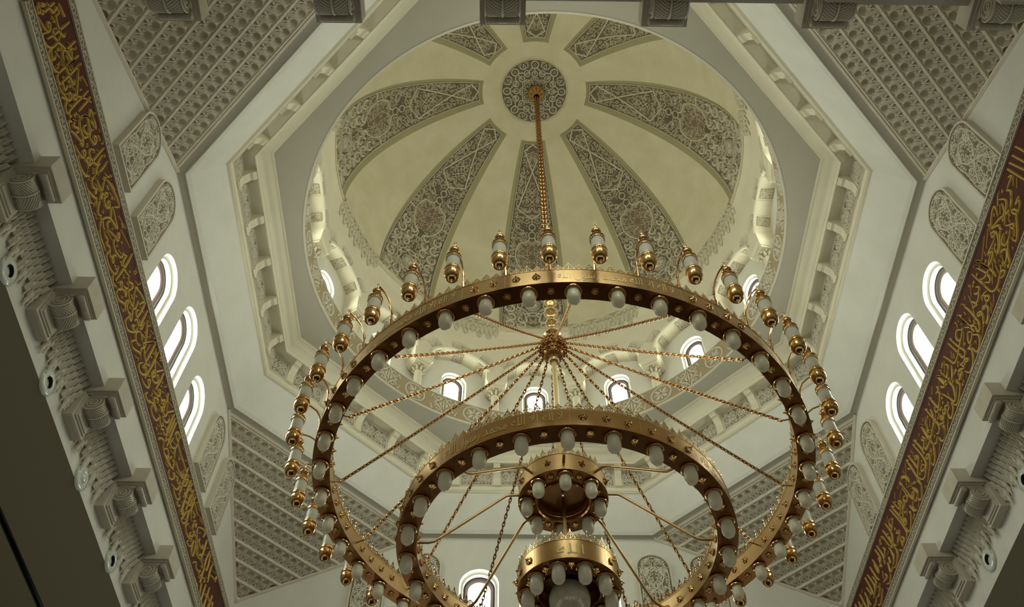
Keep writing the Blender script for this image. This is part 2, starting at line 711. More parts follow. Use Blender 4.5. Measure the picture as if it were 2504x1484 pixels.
# ================================================================ CORNER SQUINCHES (niched triangles between hall and octagon)
def squinch():
    A = Vector((8.187, 3.39, 17.72))
    B = Vector((3.39, 8.187, 17.72))
    Cc = Vector((8.187, 8.187, 15.43))
    mid = (A + B) / 2
    e = (B - A).normalized()
    v = Cc - mid
    L = v.length
    v.normalize()
    n = e.cross(v).normalized()
    if n.z > 0:
        n = -n
    O = mid.copy()

    def fn(x, y, h):
        p = mid + e * x + v * y + n * h - O
        return tuple(p)
    root = empty('muqarnas_squinch', None, 'squinch', tuple(O))
    half = (B - A).length / 2
    PIT, NP = .43, .2535

    def cell(m, car, gr, cx, y0):
        w, y1 = NP / 2, y0 + PIT
        # arch outline of the niche, from the lower left over the crown to the lower right
        aw, cr, fl = .112, y0 + .185, y0 + .405
        bd = [(-aw, fl), (-aw, (fl + cr) / 2)] + [(-aw * cos(pi * k / 8), cr - aw * sin(pi * k / 8) * 1.06) for k in range(9)] + [(aw, (fl + cr) / 2), (aw, fl)]
        nb = len(bd)
        rect = []
        for x, y in bd:
            if y >= cr:
                rect.append((-w if x < 0 else w, y))
            else:
                k = max(abs(x) / w, (cr - y) / (cr - y0 - .055)) or 1
                rect.append((x / k, cr - (cr - y) / k))
        vs = [fn(cx + x, y, 0.0) for x, y in rect] + [fn(cx + x, y, 0.0) for x, y in bd]
        fs = [(i, i + 1, nb + i + 1, nb + i) for i in range(nb - 1)]
        for i in range(nb - 1):                # fill the two upper corners of the cell
            a, b = rect[i], rect[i + 1]
            if (abs(abs(a[0]) - w) < 1e-6) != (abs(abs(b[0]) - w) < 1e-6):
                s_ = -1 if a[0] < 0 else 1
                m.add([fn(cx + a[0], a[1], 0), fn(cx + s_ * w, y0 + .055, 0), fn(cx + b[0], b[1], 0)], [(0, 1, 2)])
        rings = 4
        for r in range(1, rings + 1):
            t = r / rings
            for x, y in bd:
                ty = min(max(y, cr), fl)
                px, py = lerp(x, 0, t), lerp(y, ty, t)
                q = (fl - ty) / (fl - cr)
                d = (.006 + .072 * q ** 1.3) * sqrt(1 - (1 - t) ** 2)
                vs.append(fn(cx + px, py, -d - .006))
        for r in range(rings):
            o = nb + r * nb
            fs += [(o + i, o + i + 1, o + nb + i + 1, o + nb + i) for i in range(nb - 1)]
        m.add(vs, fs)
        car.ribbon([(cx + x * 1.04, y) for x, y in bd], .016, .014, fn)
        # trefoil in the lower part of the niche
        for s in (-1, 1):
            car.ribbon([(cx + s * .088, y0 + .225), (cx + s * .088, y0 + .395)], .01, .012, fn, -.02)
            car.ribbon([(cx + s * .012, y0 + .30), (cx + s * .03, y0 + .335), (cx + s * .05, y0 + .365), (cx + s * .06, y0 + .39)], [.012, .04, .036, .012], .012, fn, -.02)
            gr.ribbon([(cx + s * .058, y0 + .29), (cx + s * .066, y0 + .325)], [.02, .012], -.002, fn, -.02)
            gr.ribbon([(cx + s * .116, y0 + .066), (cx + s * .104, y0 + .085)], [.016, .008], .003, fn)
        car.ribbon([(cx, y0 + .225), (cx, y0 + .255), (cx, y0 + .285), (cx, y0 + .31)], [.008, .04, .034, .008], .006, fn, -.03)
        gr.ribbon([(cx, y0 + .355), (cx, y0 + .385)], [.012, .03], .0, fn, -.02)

    for r in range(10):
        y0 = .09 + r * PIT
        hw = half * (1 - y0 / L)
        if hw < .1:
            break
        m, car, gr = MB(), MB(), MB()
        cnt = int((hw + .12) / NP)
        off = .5 if r % 2 else 0
        for i in range(-cnt - 1, cnt + 2):
            x = (i + off) * NP
            if abs(x) < hw + .06:
                cell(m, car, gr, x, y0)
        ext = hw + .25
        # ledge bar above the row and the flat between niches and next bar
        for (ya, yb, h) in ((y0 + .012, y0 + .045, .03),):
            m.add([fn(-ext, y0 - .004, 0), fn(ext, y0 - .004, 0), fn(ext, ya, h), fn(-ext, ya, h), fn(ext, yb, h), fn(-ext, yb, h), fn(ext, y0 + .056, 0), fn(-ext, y0 + .056, 0)],
                  [(0, 1, 2, 3), (3, 2, 4, 5), (5, 4, 6, 7)])
        m.quad(fn(-ext, y0 + .404, 0), fn(ext, y0 + .404, 0), fn(ext, y0 + PIT, 0), fn(-ext, y0 + PIT, 0))
        row = m.build('niche_row', 'niche', root, 40)
        car.build('niche_carving', 'carve', row, 40)
        gr.build('niche_leaf_shadow', 'carve_shaded_ground', row, 0)
    # rim strips along the octagon and the two walls
    b = MB()
    ex = half + .25
    b.add([fn(-ex, -.06, 0), fn(ex, -.06, 0), fn(ex, .0, .0), fn(-ex, .0, .0), fn(ex, .02, .035), fn(-ex, .02, .035), fn(ex, .075, .035), fn(-ex, .075, .035), fn(ex, .085, 0), fn(-ex, .085, 0)],
          [(0, 1, 2, 3), (3, 2, 4, 5), (5, 4, 6, 7), (7, 6, 8, 9)])
    for s in (-1, 1):
        d = Vector((-s * half, L))
        d.normalize()
        nn = Vector((-d.y * s, -d.x * s)) if False else Vector((-s * d.y, -abs(d.x)))
        pa, pb = Vector((s * half, -.02)), Vector((0, L))
        for (i0, h0, i1, h1) in ((-.02, 0, -.02, .045), (-.02, .045, .045, .045), (.045, .045, .06, 0)):
            q = [pa + nn * i0, pb + nn * i0, pb + nn * i1, pa + nn * i1]
            hs = [h0, h0, h1, h1]
            b.quad(*[fn(p.x, p.y, h) for p, h in zip(q, hs)])
    b.build('rim', 'niche', root)
    return root


sq = squinch()
SQ_LBL = ['triangular niched plaster squinch in the far corner between the end wall and the tall-script wall',
          'triangular niched plaster squinch in the far corner between the end wall and the looped-script wall',
          'triangular niched plaster squinch in the near corner over the start of the looped-script wall',
          'triangular niched plaster squinch in the near corner over the start of the tall-script wall']
base = Vector(sq.location)
for k in range(4):
    a = k * pi / 2
    p = (base.x * cos(a) - base.y * sin(a), base.x * sin(a) + base.y * cos(a), base.z)
    if k == 0:
        sq['label'] = SQ_LBL[0]
        sq['group'] = 'corner squinches'
    else:
        dup(sq, p, a, SQ_LBL[k], 'corner squinches')


# ================================================================ CARVED WALL PANELS
def carved_panel():
    root = empty('arabesque_plaque', None, 'wall panel')
    hw, z1, th = .485, 2.0, .13
    zs = z1 - hw
    lp = arch_loop(hw, 0, zs, 26)
    m = MB()
    m.extrude(lp, wf, 0, th, cap0=False, cap1=False)
    inner = arch_loop(hw - .045, .045, zs, 26)
    m.loft(lp, inner, lambda u, z: wf(u, z, th), lambda u, z: wf(u, z, th))
    m.loft(inner, inner, lambda u, z: wf(u, z, th), lambda u, z: wf(u, z, th - .045))
    m.build('panel_frame', 'carve', root, 30)
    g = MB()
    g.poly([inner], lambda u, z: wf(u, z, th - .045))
    g.build('panel_ground', 'carve_shaded_ground', root, 0)
    c = MB()

    def ins(x, y):
        i = .075
        if y < i or abs(x) > hw - i:
            return False
        return y < zs or hypot(x, y - zs) < hw - i

    def fn(x, y, h):
        return wf(x, y, th - .045 + h)
    # stems crossing up the middle, mirrored scrolls around them
    for s in (-1, 1):
        c.ribbon([(s * .02, .07), (s * .2, .22), (s * .3, .42), (s * .16, .66), (-s * .02, .84), (-s * .2, 1.04), (-s * .26, 1.22), (-s * .14, 1.42), (0, 1.55)], .05, .045, fn)
        c.ribbon(circle(s * .25, 1.36, .1, 18, 0, 1.7 * pi), .042, .04, fn)
        c.ribbon(circle(s * .25, .24, .09, 18, 0, 1.7 * pi), .042, .04, fn)
        c.ribbon(poly_path([(s * .38, .1), (s * .4, .5), (s * .36, .9), (s * .4, 1.3), (s * .3, 1.66), (s * .12, 1.83)], .08), .036, .036, fn)
    c.ribbon([(0, 1.52), (.06, 1.63), (0, 1.76), (-.06, 1.63), (0, 1.52)], .026, .045, fn)
    for st, ws in arabesque(ins, (-hw, hw, 0, z1), .19, 3, .2, 2500, True):
        c.ribbon(st, ws, .034, fn)
    c.build('scroll_pattern', 'carve', root, 40)
    return root


panel0 = carved_panel()
first = [True]
PU = [-4.68, -3.2, 3.2, 4.68]
for wall in ('left', 'right', 'far', 'near'):
    for i, u in enumerate(PU):
        lbl = 'arched arabesque plaster plaque on the %s, %s from %s' % (WALLN[wall], ORD[i], FROM[wall])
        o = panel0 if first[0] else dup(panel0)
        first[0] = False
        o.location = at_wall(wall, u, 15.07, DEP[wall] - .001)
        o.rotation_euler = (0, 0, ROT[wall])
        o['label'] = lbl
        o['group'] = 'carved arched wall panels'


# ================================================================ INSCRIPTION BANDS
BZ = {'left': 13.31, 'right': 13.47}          # bottom of the face of each band
BAND_TXT = {'left': 1.12, 'right': 1.24}       # height of the text ground


def band_strip_pattern(m, x0, x1, y0, y1, fn, pitch):
    n = int((x1 - x0) / pitch)
    yc, hh = (y0 + y1) / 2, (y1 - y0) / 2
    for i in range(n):
        x = x0 + (i + .5) * pitch
        s = 1 if i % 2 else -1
        m.ribbon([(x - pitch * .5, yc - s * hh * .6), (x - pitch * .15, yc - s * hh * .1), (x + pitch * .15, yc + s * hh * .25), (x + pitch * .5, yc + s * hh * .6)], .022, .012, fn)
        m.ribbon([(x - pitch * .3, yc + s * hh * .7), (x - pitch * .1, yc + s * hh * .3), (x - pitch * .36, yc + s * hh * .12)], .016, .012, fn)
        m.ribbon([(x + pitch * .05, yc - s * hh * .75), (x + pitch * .3, yc - s * hh * .45), (x + pitch * .14, yc - s * hh * .2)], .016, .012, fn)


def build_band(wall, label):
    root = empty('inscription_band', label, 'inscription', at_wall(wall, 0, BZ[wall]), ROT[wall], 'gilt inscription bands')
    th, U = .1, 8.18
    e = .215 + BAND_TXT[wall]

    def prof(name, pts, material):
        m = MB()
        for (z0, h0), (z1, h1) in zip(pts, pts[1:]):
            m.quad(wf(-U, z0, h0), wf(U, z0, h0), wf(U, z1, h1), wf(-U, z1, h1))
        return m.build(name, material, root, 0)
    prof('lower_moulding', [(.04, 0), (.0, .05), (0, th), (.03, th), (.035, th - .012)], 'carve')
    lo = prof('lower_border', [(.03, th - .01), (.2, th - .01)], 'carve_shaded_ground')
    prof('lower_fillet', [(.195, th - .01), (.195, th + .008), (.215, th + .008), (.215, th - .03)], 'carve')
    prof('text_ground', [(.215, th - .03), (e, th - .03)], 'brown')
    prof('upper_fillet', [(e, th - .03), (e, th + .008), (e + .02, th + .008), (e + .02, th - .01)], 'carve')
    up = prof('upper_border', [(e + .02, th - .01), (e + .205, th - .01)], 'carve_shaded_ground')
    prof('upper_moulding', [(e + .2, th - .012), (e + .205, th), (e + .235, th), (e + .235, 0)], 'carve')
    for y0, y1, par in ((.035, .195, lo), (e + .023, e + .202, up)):
        m = MB()
        band_strip_pattern(m, -U, U, y0, y1, lambda x, y, h: wf(x, y, th - .01 + h), .13)
        m.build('border_carving', 'carve', par, 0)
    return root


band_l = build_band('left', 'brown band with looped interlacing gilt script between carved borders below three windows')
band_r = build_band('right', 'brown band with tall upright slanting gilt script between carved borders below three windows')


# ================================================================ LEDGE BRACKETS
def bracket():
    root = empty('corbel_bracket', None, 'bracket')
    # local frame: x along the wall, -y into the hall, wall plane y = 0, z = 0 at the ledge
    hw = .315
    B = MB()
    z_t, z_b, z_low = .24, -.12, -.75
    # L-shaped block: cap under the ledge (standing out past the wall) and back slab on the set-back wall
    out = [(-.30, z_t), (-.30, z_b), (.26, z_b), (.26, z_low), (.46, z_low), (.46, z_t)]
    B.extrude(out, lambda y, z, d: (d, y, z), -hw, hw)
    blk = B.build('block', 'bracket', root, 0)
    F = MB()
    for k, (i, t) in enumerate(((.05, .03), (.085, .055))):
        F.box(-hw + i, hw - i, -.30 + i, .24, z_b - t, z_b)
        F.box(-hw + i, hw - i, .26 - t, .27, z_low + i, z_b - .03)
    F.build('moulding', 'bracket', root, 0)
    # scroll: small roll at the front, S body swelling into the volute on the back slab
    S = MB()
    w = .225
    cy, cz, cr_ = .085, -.345, .195
    body = [(-.13, -.215), (-.105, -.205), (-.085, -.215)]
    vol = [(cy + cr_ * cos(t), cz + cr_ * .95 * sin(t)) for t in [radians(155 + 12.5 * k) for k in range(15)]]
    out = [(-.13, -.15)] + body + vol + [(.24, -.15)]
    S.extrude(out, lambda y, z, d: (d, y, z), -w, w)
    s = S.build('scroll', 'scroll', root, 40)
    R = MB()
    R.lathe([(.0, -w - .02), (.03, -w - .02), (.062, -w), (.062, w), (.03, w + .02), (0, w + .02)], 16, (0, 0, 0), lambda x, y, z: (z, x - .195, y - .215))
    r = R.build('roll', 'scroll', root, 40)
    # leaf veins on the scroll, the roll and the side volutes
    V = MB()
    path = vol[1:]
    for side in (-1, 1):
        for i in range(0, len(path) - 3, 1):
            q = []
            for t in (0, .33, .66, 1):
                j = i + t * 3
                i0 = min(int(j), len(path) - 2)
                py = lerp(path[i0][0], path[i0 + 1][0], j - i0)
                pz = lerp(path[i0][1], path[i0 + 1][1], j - i0)
                q.append((side * lerp(.025, w - .02, t ** .8), py + (py - cy) * .02, pz + (pz - cz) * .02))
            V.tube(q, .0085, 5, False)
        V.tube([(side * (w + .004), cy + .15 * (1 - k / 26) * cos(k * .55 + 2), cz + .14 * (1 - k / 26) * sin(k * .55 + 2)) for k in range(24)], .012, 5)
        V.tube([(side * (w + .004), -.06 + .05 * (1 - k / 20) * cos(-k * .6), -.19 + .03 * (1 - k / 20) * sin(-k * .6)) for k in range(17)], .008, 5)
        V.tube([(side * (w + .004), y, z) for y, z in path], .012, 5)
    V.tube([(0, y + (y - cy) * .03, z + (z - cz) * .03) for y, z in path], .016, 6)
    V.build('leaf_carving', 'bracket', s, 40)
    V = MB()
    for side in (-1, 1):
        for i in range(7):
            x = side * (.02 + i * .028)
            V.tube([(x + side * .05 * t, -.195 + .064 * cos(-.3 - 2.4 * t), -.215 + .064 * sin(-.3 - 2.4 * t)) for t in (0, .25, .5, .75, 1)], .006, 5, False)
    V.build('leaf_carving', 'bracket', r, 40)
    return root


br0 = bracket()
first = [True]
BRK = {'left': [-5.69, -3.50, -1.335, .905, 3.12, 5.33], 'right': [-5.33, -3.13, -.95, 1.235, 3.43, 5.63],
       'near': [-5.66, -3.37, -1.15, 1.08, 3.335, 5.54], 'far': [-5.5, -3.3, -1.1, 1.1, 3.3, 5.5]}
# the list for the right wall runs along u = -y
for wall in ('left', 'right', 'near'):
    for i, u in enumerate(BRK[wall]):
        o = br0 if first[0] else dup(br0)
        first[0] = False
        o.location = at_wall(wall, u, LEDGE[wall] - .01, DEP[wall])
        o.rotation_euler = (0, 0, ROT[wall])
        o['label'] = 'scrolled plaster ledge bracket of the %s, %s from %s' % (WALLN[wall], ORD[i], FROM[wall])
        o['group'] = 'ledge brackets'


# ---- stalactite plaster between the brackets, and a lamp dish under each
def pendant_frieze():
    root = empty('stalactite_frieze', None, 'plaster frieze')
    # hangs on the set-back wall (y = .445), z = 0 at the ledge
    yb = .445
    cols, pw = 11, .138
    for t in range(4):
        m = MB()
        z1 = -.03 - t * .155
        z0 = z1 - .165
        d = (.22, .17, .13, .1)[t]
        for i in range(cols + (t % 2)):
            x = (i - (cols + (t % 2) - 1) / 2) * pw
            if t == 3 and i % 3 == 2:
                continue
            w = pw * .41
            # wedge with a prow: two leaning faces meeting in a ridge, hollow under side
            vs = [(x - w, yb, z1), (x - w, yb - d * .75, z1), (x, yb - d, z1), (x + w, yb - d * .75, z1), (x + w, yb, z1),
                  (x - w * .9, yb - d * .3, z0 + .03), (x, yb - d * .55, z0), (x + w * .9, yb - d * .3, z0 + .03), (x - w * .8, yb, z0 + .02), (x + w * .8, yb, z0 + .02)]
            m.add(vs, [(0, 1, 5, 8), (1, 2, 6, 5), (2, 3, 7, 6), (3, 4, 9, 7), (8, 5, 6, 7, 9), (0, 1, 2, 3, 4)])
            m.tube([(x - w, yb - d * .76, z1), (x - w * .9, yb - d * .31, z0 + .03), (x, yb - d * .57, z0), (x + w * .9, yb - d * .31, z0 + .03), (x + w, yb - d * .76, z1)], .010, 5)
            m.tube([(x, yb - d * 1.0, z1), (x, yb - d * .57, z0)], .012, 5)
        m.build('stalactite_tier', 'bracket', root, 30)
    m = MB()
    g = MB()
    for c in (-.62, -.21, .21, .62):
        for j, (dx, zl) in enumerate(((-.1, -.70), (0, -.86), (.1, -.72))):
            x = c + dx
            m.lathe([(.012, zl), (.016, zl + .05), (.028, zl + .09), (.04, zl + .15), (.03, zl + .17), (.055, zl + .24), (.06, zl + .3)], 8, (x, yb - .055 + abs(dx) * .2, 0))
            g.sphere((x, yb - .055 + abs(dx) * .2, zl), .016, 8, 6)
    p = m.build('pendant', 'carve', root, 40)
    g.build('pendant_tip', 'niche', p, 40)
    return root


pf0 = pendant_frieze()


def lamp_dish(open_hole=True):
    root = empty('wall_spotlight', None, 'spotlight')
    m = MB()
    f = lambda x, y, z: (x, -z, y)
    m.lathe([(.235, 0), (.24, .02), (.225, .045), (.18, .055), (.12, .06), (.105, .05)], 32, (0, 0, 0), f)
    m.build('dish', 'porcelain', root, 50)
    h = MB()
    if open_hole:
        h.lathe([(.105, .05), (.10, .0), (.07, -.06), (.0, -.08)], 24, (0, 0, 0), lambda x, y, z: (x * .95 + z * .1, -z, y * .95 - .02))
        h.build('lamp_recess', 'hole', root, 50)
    else:
        h.lathe([(.105, .05), (.085, .075), (.05, .09), (.0, .095)], 24, (0, 0, 0), f)
        h.build('glass_lens', 'porcelain', root, 50)
    return root


ld_open, ld_glass = lamp_dish(True), lamp_dish(False)
used_dish = {True: False, False: False}
first = [True]
for wall in ('left', 'right', 'near'):
    L = BRK[wall]
    us = [(a + b) / 2 for a, b in zip(L, L[1:])]
    if wall != 'near':
        us = [L[0] - 1.1] + us
    for i, u in enumerate(us):
        o = pf0 if first[0] else dup(pf0)
        first[0] = False
        o.location = at_wall(wall, u, LEDGE[wall], DEP[wall])
        o.rotation_euler = (0, 0, ROT[wall])
        o['label'] = 'stalactite plaster under the ledge of the %s, %s gap from %s' % (WALLN[wall], ORD[i], FROM[wall])
        o['group'] = 'stalactite plaster between the brackets'
        if wall != 'near':
            op = not (wall == 'left' and i == 3)
            q = ld_open if op else ld_glass
            if used_dish[op]:
                q = dup(q)
            used_dish[op] = True
            q.location = at_wall(wall, u, LEDGE[wall] - .86, DEP[wall] + .444)
            q.rotation_euler = (0, 0, ROT[wall])
            q['label'] = 'round white spotlight with %s on the %s, %s from %s' % ('dark recess' if op else 'glassy lens', WALLN[wall], ORD[i], FROM[wall])
            q['group'] = 'round wall spotlights'


# ================================================================ OCTAGON CORNICE: consoles and carved panels
def oct_place(o, k, u, a, z):
    """side k of the octagon (0 far, then clockwise seen from below), u along it"""
    an = -k * pi / 4
    o.location = (u * cos(an) - a * sin(an), u * sin(an) + a * cos(an), z)
    o.rotation_euler = (0, 0, an)
    return o


def console():
    root = empty('cornice_console', None, 'console')
    hw = .1
    m = MB()
    prof = [(0, 0), (-.05, 0), (-.05, .03), (-.035, .03), (-.035, .06), (-.05, .06), (-.05, .09), (-.04, .1), (-.045, .3)]
    prof += [(-.045 - .12 * (t ** 1.5) - .03 * sin(pi * t), .3 + .2 * t) for t in (.2, .4, .6, .8, 1)]
    prof += [(-.2, .52), (-.25, .52), (-.26, .56), (-.30, .58), (-.31, .64), (-.31, .67), (0, .67)]
    m.extrude(prof, lambda y, z, d: (d, y, z), -hw, hw)
    c = m.build('scroll', 'cream', root, 25)
    b = MB()
    b.box(-hw - .012, hw + .012, -.07, 0, -.01, .035)
    b.box(-hw - .012, hw + .012, -.325, 0, .64, .672)
    b.build('cap', 'cream', root, 0)
    return root


def frieze_panel(wid, seed):
    root = empty('frieze_plaque', None, 'carved panel')
    h0, h1 = .03, .64
    g = MB()
    g.quad(wf(-wid / 2, h0, .004), wf(wid / 2, h0, .004), wf(wid / 2, h1, .004), wf(-wid / 2, h1, .004))
    g.build('panel_ground', 'carve_shaded_ground', root, 0)
    c = MB()
    fn = lambda x, y, h: wf(x, y, .004 + h)
    rect = [(-wid / 2, h0), (wid / 2, h0), (wid / 2, h1), (-wid / 2, h1), (-wid / 2, h0)]
    c.ribbon(rect, .03, .02, fn)
    ins = lambda x, y: abs(x) < wid / 2 - .02 and h0 + .02 < y < h1 - .02
    for s in (-1, 1):
        n = 20
        c.ribbon([(lerp(-wid / 2, wid / 2, t / n), .335 + s * .16 * sin(t / n * 4 * pi)) for t in range(n + 1)], .026, .024, fn)
    for st, ws in arabesque(ins, (-wid / 2, wid / 2, h0, h1),   .14, seed, .17, 1500, wid > .6):
        c.ribbon(st, ws, .02, fn)
    c.build('scroll_pattern', 'carve', root, 0)
    return root


OSIDE = ['end-wall side', 'far tall-script diagonal', 'tall-script side', 'near tall-script diagonal', 'near side', 'near looped-script diagonal', 'looped-script side', 'far looped-script diagonal']


def oct_from(k, i, n):
    if k in (0, 4):
        return '%s from the %s end of the %s' % (ORD[i], 'looped-script' if k == 0 else 'tall-script', OSIDE[k])
    return '%s from the far end of the %s' % (ORD[i if k < 4 else n - 1 - i], OSIDE[k])


con0, fp0, fe0 = console(), frieze_panel(.90, 5), frieze_panel(.46, 9)
f1 = [True, True, True]


def first_or_dup(o, i):
    r = o if f1[i] else dup(o)
    f1[i] = False
    return r


for k in range(8):
    for i in range(5):
        o = oct_place(first_or_dup(con0, 0), k, (i - 2) * 1.21, 7.332, 18.975)
        o['label'] = 'cream scroll console of the octagon, %s' % oct_from(k, i, 5)
        o['group'] = 'consoles of the octagonal cornice'
    for i in range(4):
        o = oct_place(first_or_dup(fp0, 1), k, (i - 1.5) * 1.21, 7.332, 18.975)
        o['label'] = 'scroll-carved octagon frieze plaque, %s' % oct_from(k, i, 4)
        o['group'] = 'frieze panels of the octagon'
    for s in (-1, 1):
        o = oct_place(first_or_dup(fe0, 2), k, s * 2.80, 7.332, 18.975)
        o['label'] = 'short carved octagon corner plaque, %s' % oct_from(k, 0 if s < 0 else 1, 2)
        o['group'] = 'corner frieze panels of the octagon'

# ================================================================ CARVED RING UNDER THE DRUM
ring = empty('carved_ring_band', 'white pierced-looking scroll band carved round the circular dome opening', 'carved band', (0, 0, 20.09))
m = MB()
m.grid(160, 1, lambda u, v: (R_RING * sin(2 * pi * u), R_RING * cos(2 * pi * u), lerp(.0, .86, v)), True)
rg = m.build('band_ground', 'drumcarve', ring, 60)
m = MB()
for (r0, z0, r1, z1) in ((R_RING + .02, -.012, R_RING - .03, -.012), (R_RING - .03, -.012, R_RING - .03, .03), (R_RING - .03, .03, R_RING, .04), (R_RING, .82, R_RING - .02, .825), (R_RING - .02, .825, R_RING - .02, .86), (R_RING - .02, .86, R_RING + .1, .865)):
    m.grid(160, 1, lambda u, v: (lerp(r0, r1, v) * sin(2 * pi * u), lerp(r0, r1, v) * cos(2 * pi * u), lerp(z0, z1, v)), True)
m.build('band_edge', 'carve', ring, 40)
m = MB()
NU = 40
pitch = 2 * pi * R_RING / NU


def rfn(x, y, h):
    a = x / R_RING
    return ((R_RING - h) * sin(a), (R_RING - h) * cos(a), y)


for i in range(NU):
    x = i * pitch
    P = pitch
    if i % 2 == 0:       # cross of four petals in a ring
        m.ribbon(circle(x, .43, .33, 26), .045, .03, rfn)
        for q in range(4):
            a = pi / 4 + q * pi / 2
            m.ribbon([(x + cos(a) * t, .43 + sin(a) * t) for t in (.05, .12, .2, .27)], [.03, .09, .08, .02], .03, rfn)
            a = q * pi / 2
            m.ribbon([(x + cos(a) * t, .43 + sin(a) * t) for t in (.05, .13, .25)], [.03, .05, .03], .03, rfn)
    else:                # palmette with paired scrolls
        for s in (-1, 1):
            for zc, sg in ((.2, 1), (.66, -1)):
                m.ribbon([(x + s * (.19 + .13 * (1 - k / 16) * cos(k * .55)), zc + sg * .13 * (1 - k / 16) * sin(k * .55)) for k in range(14)], .04, .03, rfn)
            m.ribbon([(x + s * .02, .06), (x + s * .1, .25), (x + s * .3, .43), (x + s * .1, .61), (x + s * .02, .80)], .04, .03, rfn)
            m.ribbon([(x + s * .05, .3), (x + s * .12, .43), (x + s * .05, .56)], [.02, .07, .02], .03, rfn)
            m.ribbon([(x + s * .36, .1), (x + s * .44, .3)], [.06, .02], .03, rfn)
            m.ribbon([(x + s * .36, .76), (x + s * .44, .56)], [.06, .02], .03, rfn)
        m.ribbon([(x, .2), (x, .43), (x, .66)], [.02, .06, .02], .03, rfn)
m.build('scroll_pattern', 'carve', rg, 0)


# ================================================================ DRUM ARCADE
def drum_column():
    root = empty('drum_column', None, 'column')
    m = MB()
    m.lathe([(.19, 0), (.19, .06), (.16, .08), (.17, .13), (.145, .16), (.135, .2), (.13, .9), (.128, 1.12), (.145, 1.13), (.145, 1.16)], 20)
    m.build('shaft', 'cream', root, 40)
    m = MB()
    m.lathe([(.13, 1.16), (.14, 1.22), (.17, 1.32), (.21, 1.38), (.2, 1.41)], 20)
    c = m.build('capital', 'drumcarve', root, 40)
    m = MB()
    for k in range(8):
        a = k * pi / 4
        m.tube([(cos(a) * r, sin(a) * r, z) for r, z in ((.14, 1.17), (.165, 1.24), (.205, 1.29), (.235, 1.285), (.235, 1.26))], [.035, .04, .035, .025, .012], 6)
        a += pi / 8
        m.sphere((cos(a) * .205, sin(a) * .205, 1.36), .036, 8, 6)
    m.build('leaf_carving', 'carve', c, 40)
    m = MB()
    m.box(-.26, .26, -.24, .24, 1.41, 1.50)
    m.box(-.29, .29, -.27, .27, 1.50, 1.60)
    m.box(-.345, .345, -.31, .33, 1.66, 2.05)
    m.add([(-.29, -.27, 1.60), (.29, -.27, 1.60), (.29, .27, 1.60), (-.29, .27, 1.60), (-.345, -.31, 1.66), (.345, -.31, 1.66), (.345, .33, 1.66), (-.345, .33, 1.66)],
          [(0, 1, 5, 4), (1, 2, 6, 5), (2, 3, 7, 6), (3, 0, 4, 7)])
    m.build('abacus', 'cream', root, 0)
    return root


def drum_arch():
    """round moulded arch of one bay: alternating plain and carved blocks on the under side and the face"""
    root = empty('drum_arch', None, 'arch')
    NB = 7
    bounds = [pi * i / NB for i in range(NB + 1)]

    def pt(t, w, off):
        # t angle along the arch, w 0 at the window wall .. 1 at the face, off out of the under side
        a, b = AR_A, AR_ZT - AR_ZS
        az = -a * cos(t)
        z = AR_ZS + b * sin(t)
        nx, nz = -cos(t) / (a * R_FACE), sin(t) / b
        l = hypot(nx, nz)
        nx, nz = nx / l, nz / l
        r = lerp(R_WALL + .08, R_FACE - .03, w)
        return cyl(az - nx * off / R_FACE, r, z - nz * off)

    def fpt(t, q, h):
        # q 0..1 outwards over the face, h out of the face
        a, b = AR_A, AR_ZT - AR_ZS
        k = 1 + .13 * q
        az = -a * cos(t) * (1 + .0 * q)
        z = AR_ZS + b * sin(t)
        nx, nz = -cos(t) / (a * R_FACE), sin(t) / b
        l = hypot(nx, nz)
        az += nx / l * q * .42 / R_FACE
        z += nz / l * q * .42
        return cyl(az, R_FACE - h, z)
    plain, cg, cv, fg, fv = MB(), MB(), MB(), MB(), MB()
    for i in range(NB):
        t0, t1 = bounds[i], bounds[i + 1]
        if i % 2 == 0:
            off = [(0, 0), (.0, .03), (.25, .045), (.6, .045), (.85, .04), (.97, .015), (1.03, -.03), (1.03, -.07)]
            plain.grid(6, len(off) - 1, lambda u, v: pt(lerp(t0, t1, u), *off[int(round(v * (len(off) - 1)))]))
            for t in (t0, t1):
                plain.add([pt(t, *p) for p in off] + [pt(t, p[0], -.03) for p in off], [(j, j + 1, len(off) + j + 1, len(off) + j) for j in range(len(off) - 1)])
        else:
            off = [(0, .02), (.6, .02), (.9, .015), (.98, -.0), (1.0, -.05)]
            plain.grid(6, len(off) - 1, lambda u, v: pt(lerp(t0, t1, u), *off[int(round(v * (len(off) - 1)))]))
            e = .06
            cg.grid(5, 2, lambda u, v: pt(lerp(t0 + e, t1 - e, u), lerp(.12, .84, v), .023))
            Ls, Lw = (t1 - t0 - 2 * e), .72

            def fn(x, y, h):
                return pt(t0 + e + x * Ls / .40, .12 + y * Lw / .34, .023 + h)
            ins = lambda x, y: .01 < x < .39 and .01 < y < .33
            for st, ws in arabesque(ins, (0, .4, 0, .34), .12, 31 + i, .2, 700):
                cv.ribbon(st, ws, .014, fn)
            e2 = -.05 if i == 3 else -.02
            fg.grid(5, 2, lambda u, v: fpt(lerp(t0 + e2, t1 - e2, u), lerp(.28, 1.1, v), .004))

            def fn2(x, y, h):
                return fpt(t0 + e2 + x * (t1 - t0 - 2 * e2) / .46, .28 + y * .82 / .36, .004 + h)
            ins = lambda x, y: .01 < x < .45 and .01 < y < .35
            for st, ws in arabesque(ins, (0, .46, 0, .36), .13, 61 + i, .2, 700):
                fv.ribbon(st, ws, .012, fn2)
    p = plain.build('arch_blocks', 'cream', root, 40)
    a = cg.build('carved_block', 'drumcarve', root, 40)
    cv.build('scroll_pattern', 'carve', a, 0)
    b = fg.build('face_inlay', 'drumcarve', root, 40)
    fv.build('scroll_pattern', 'carve', b, 0)
    return root


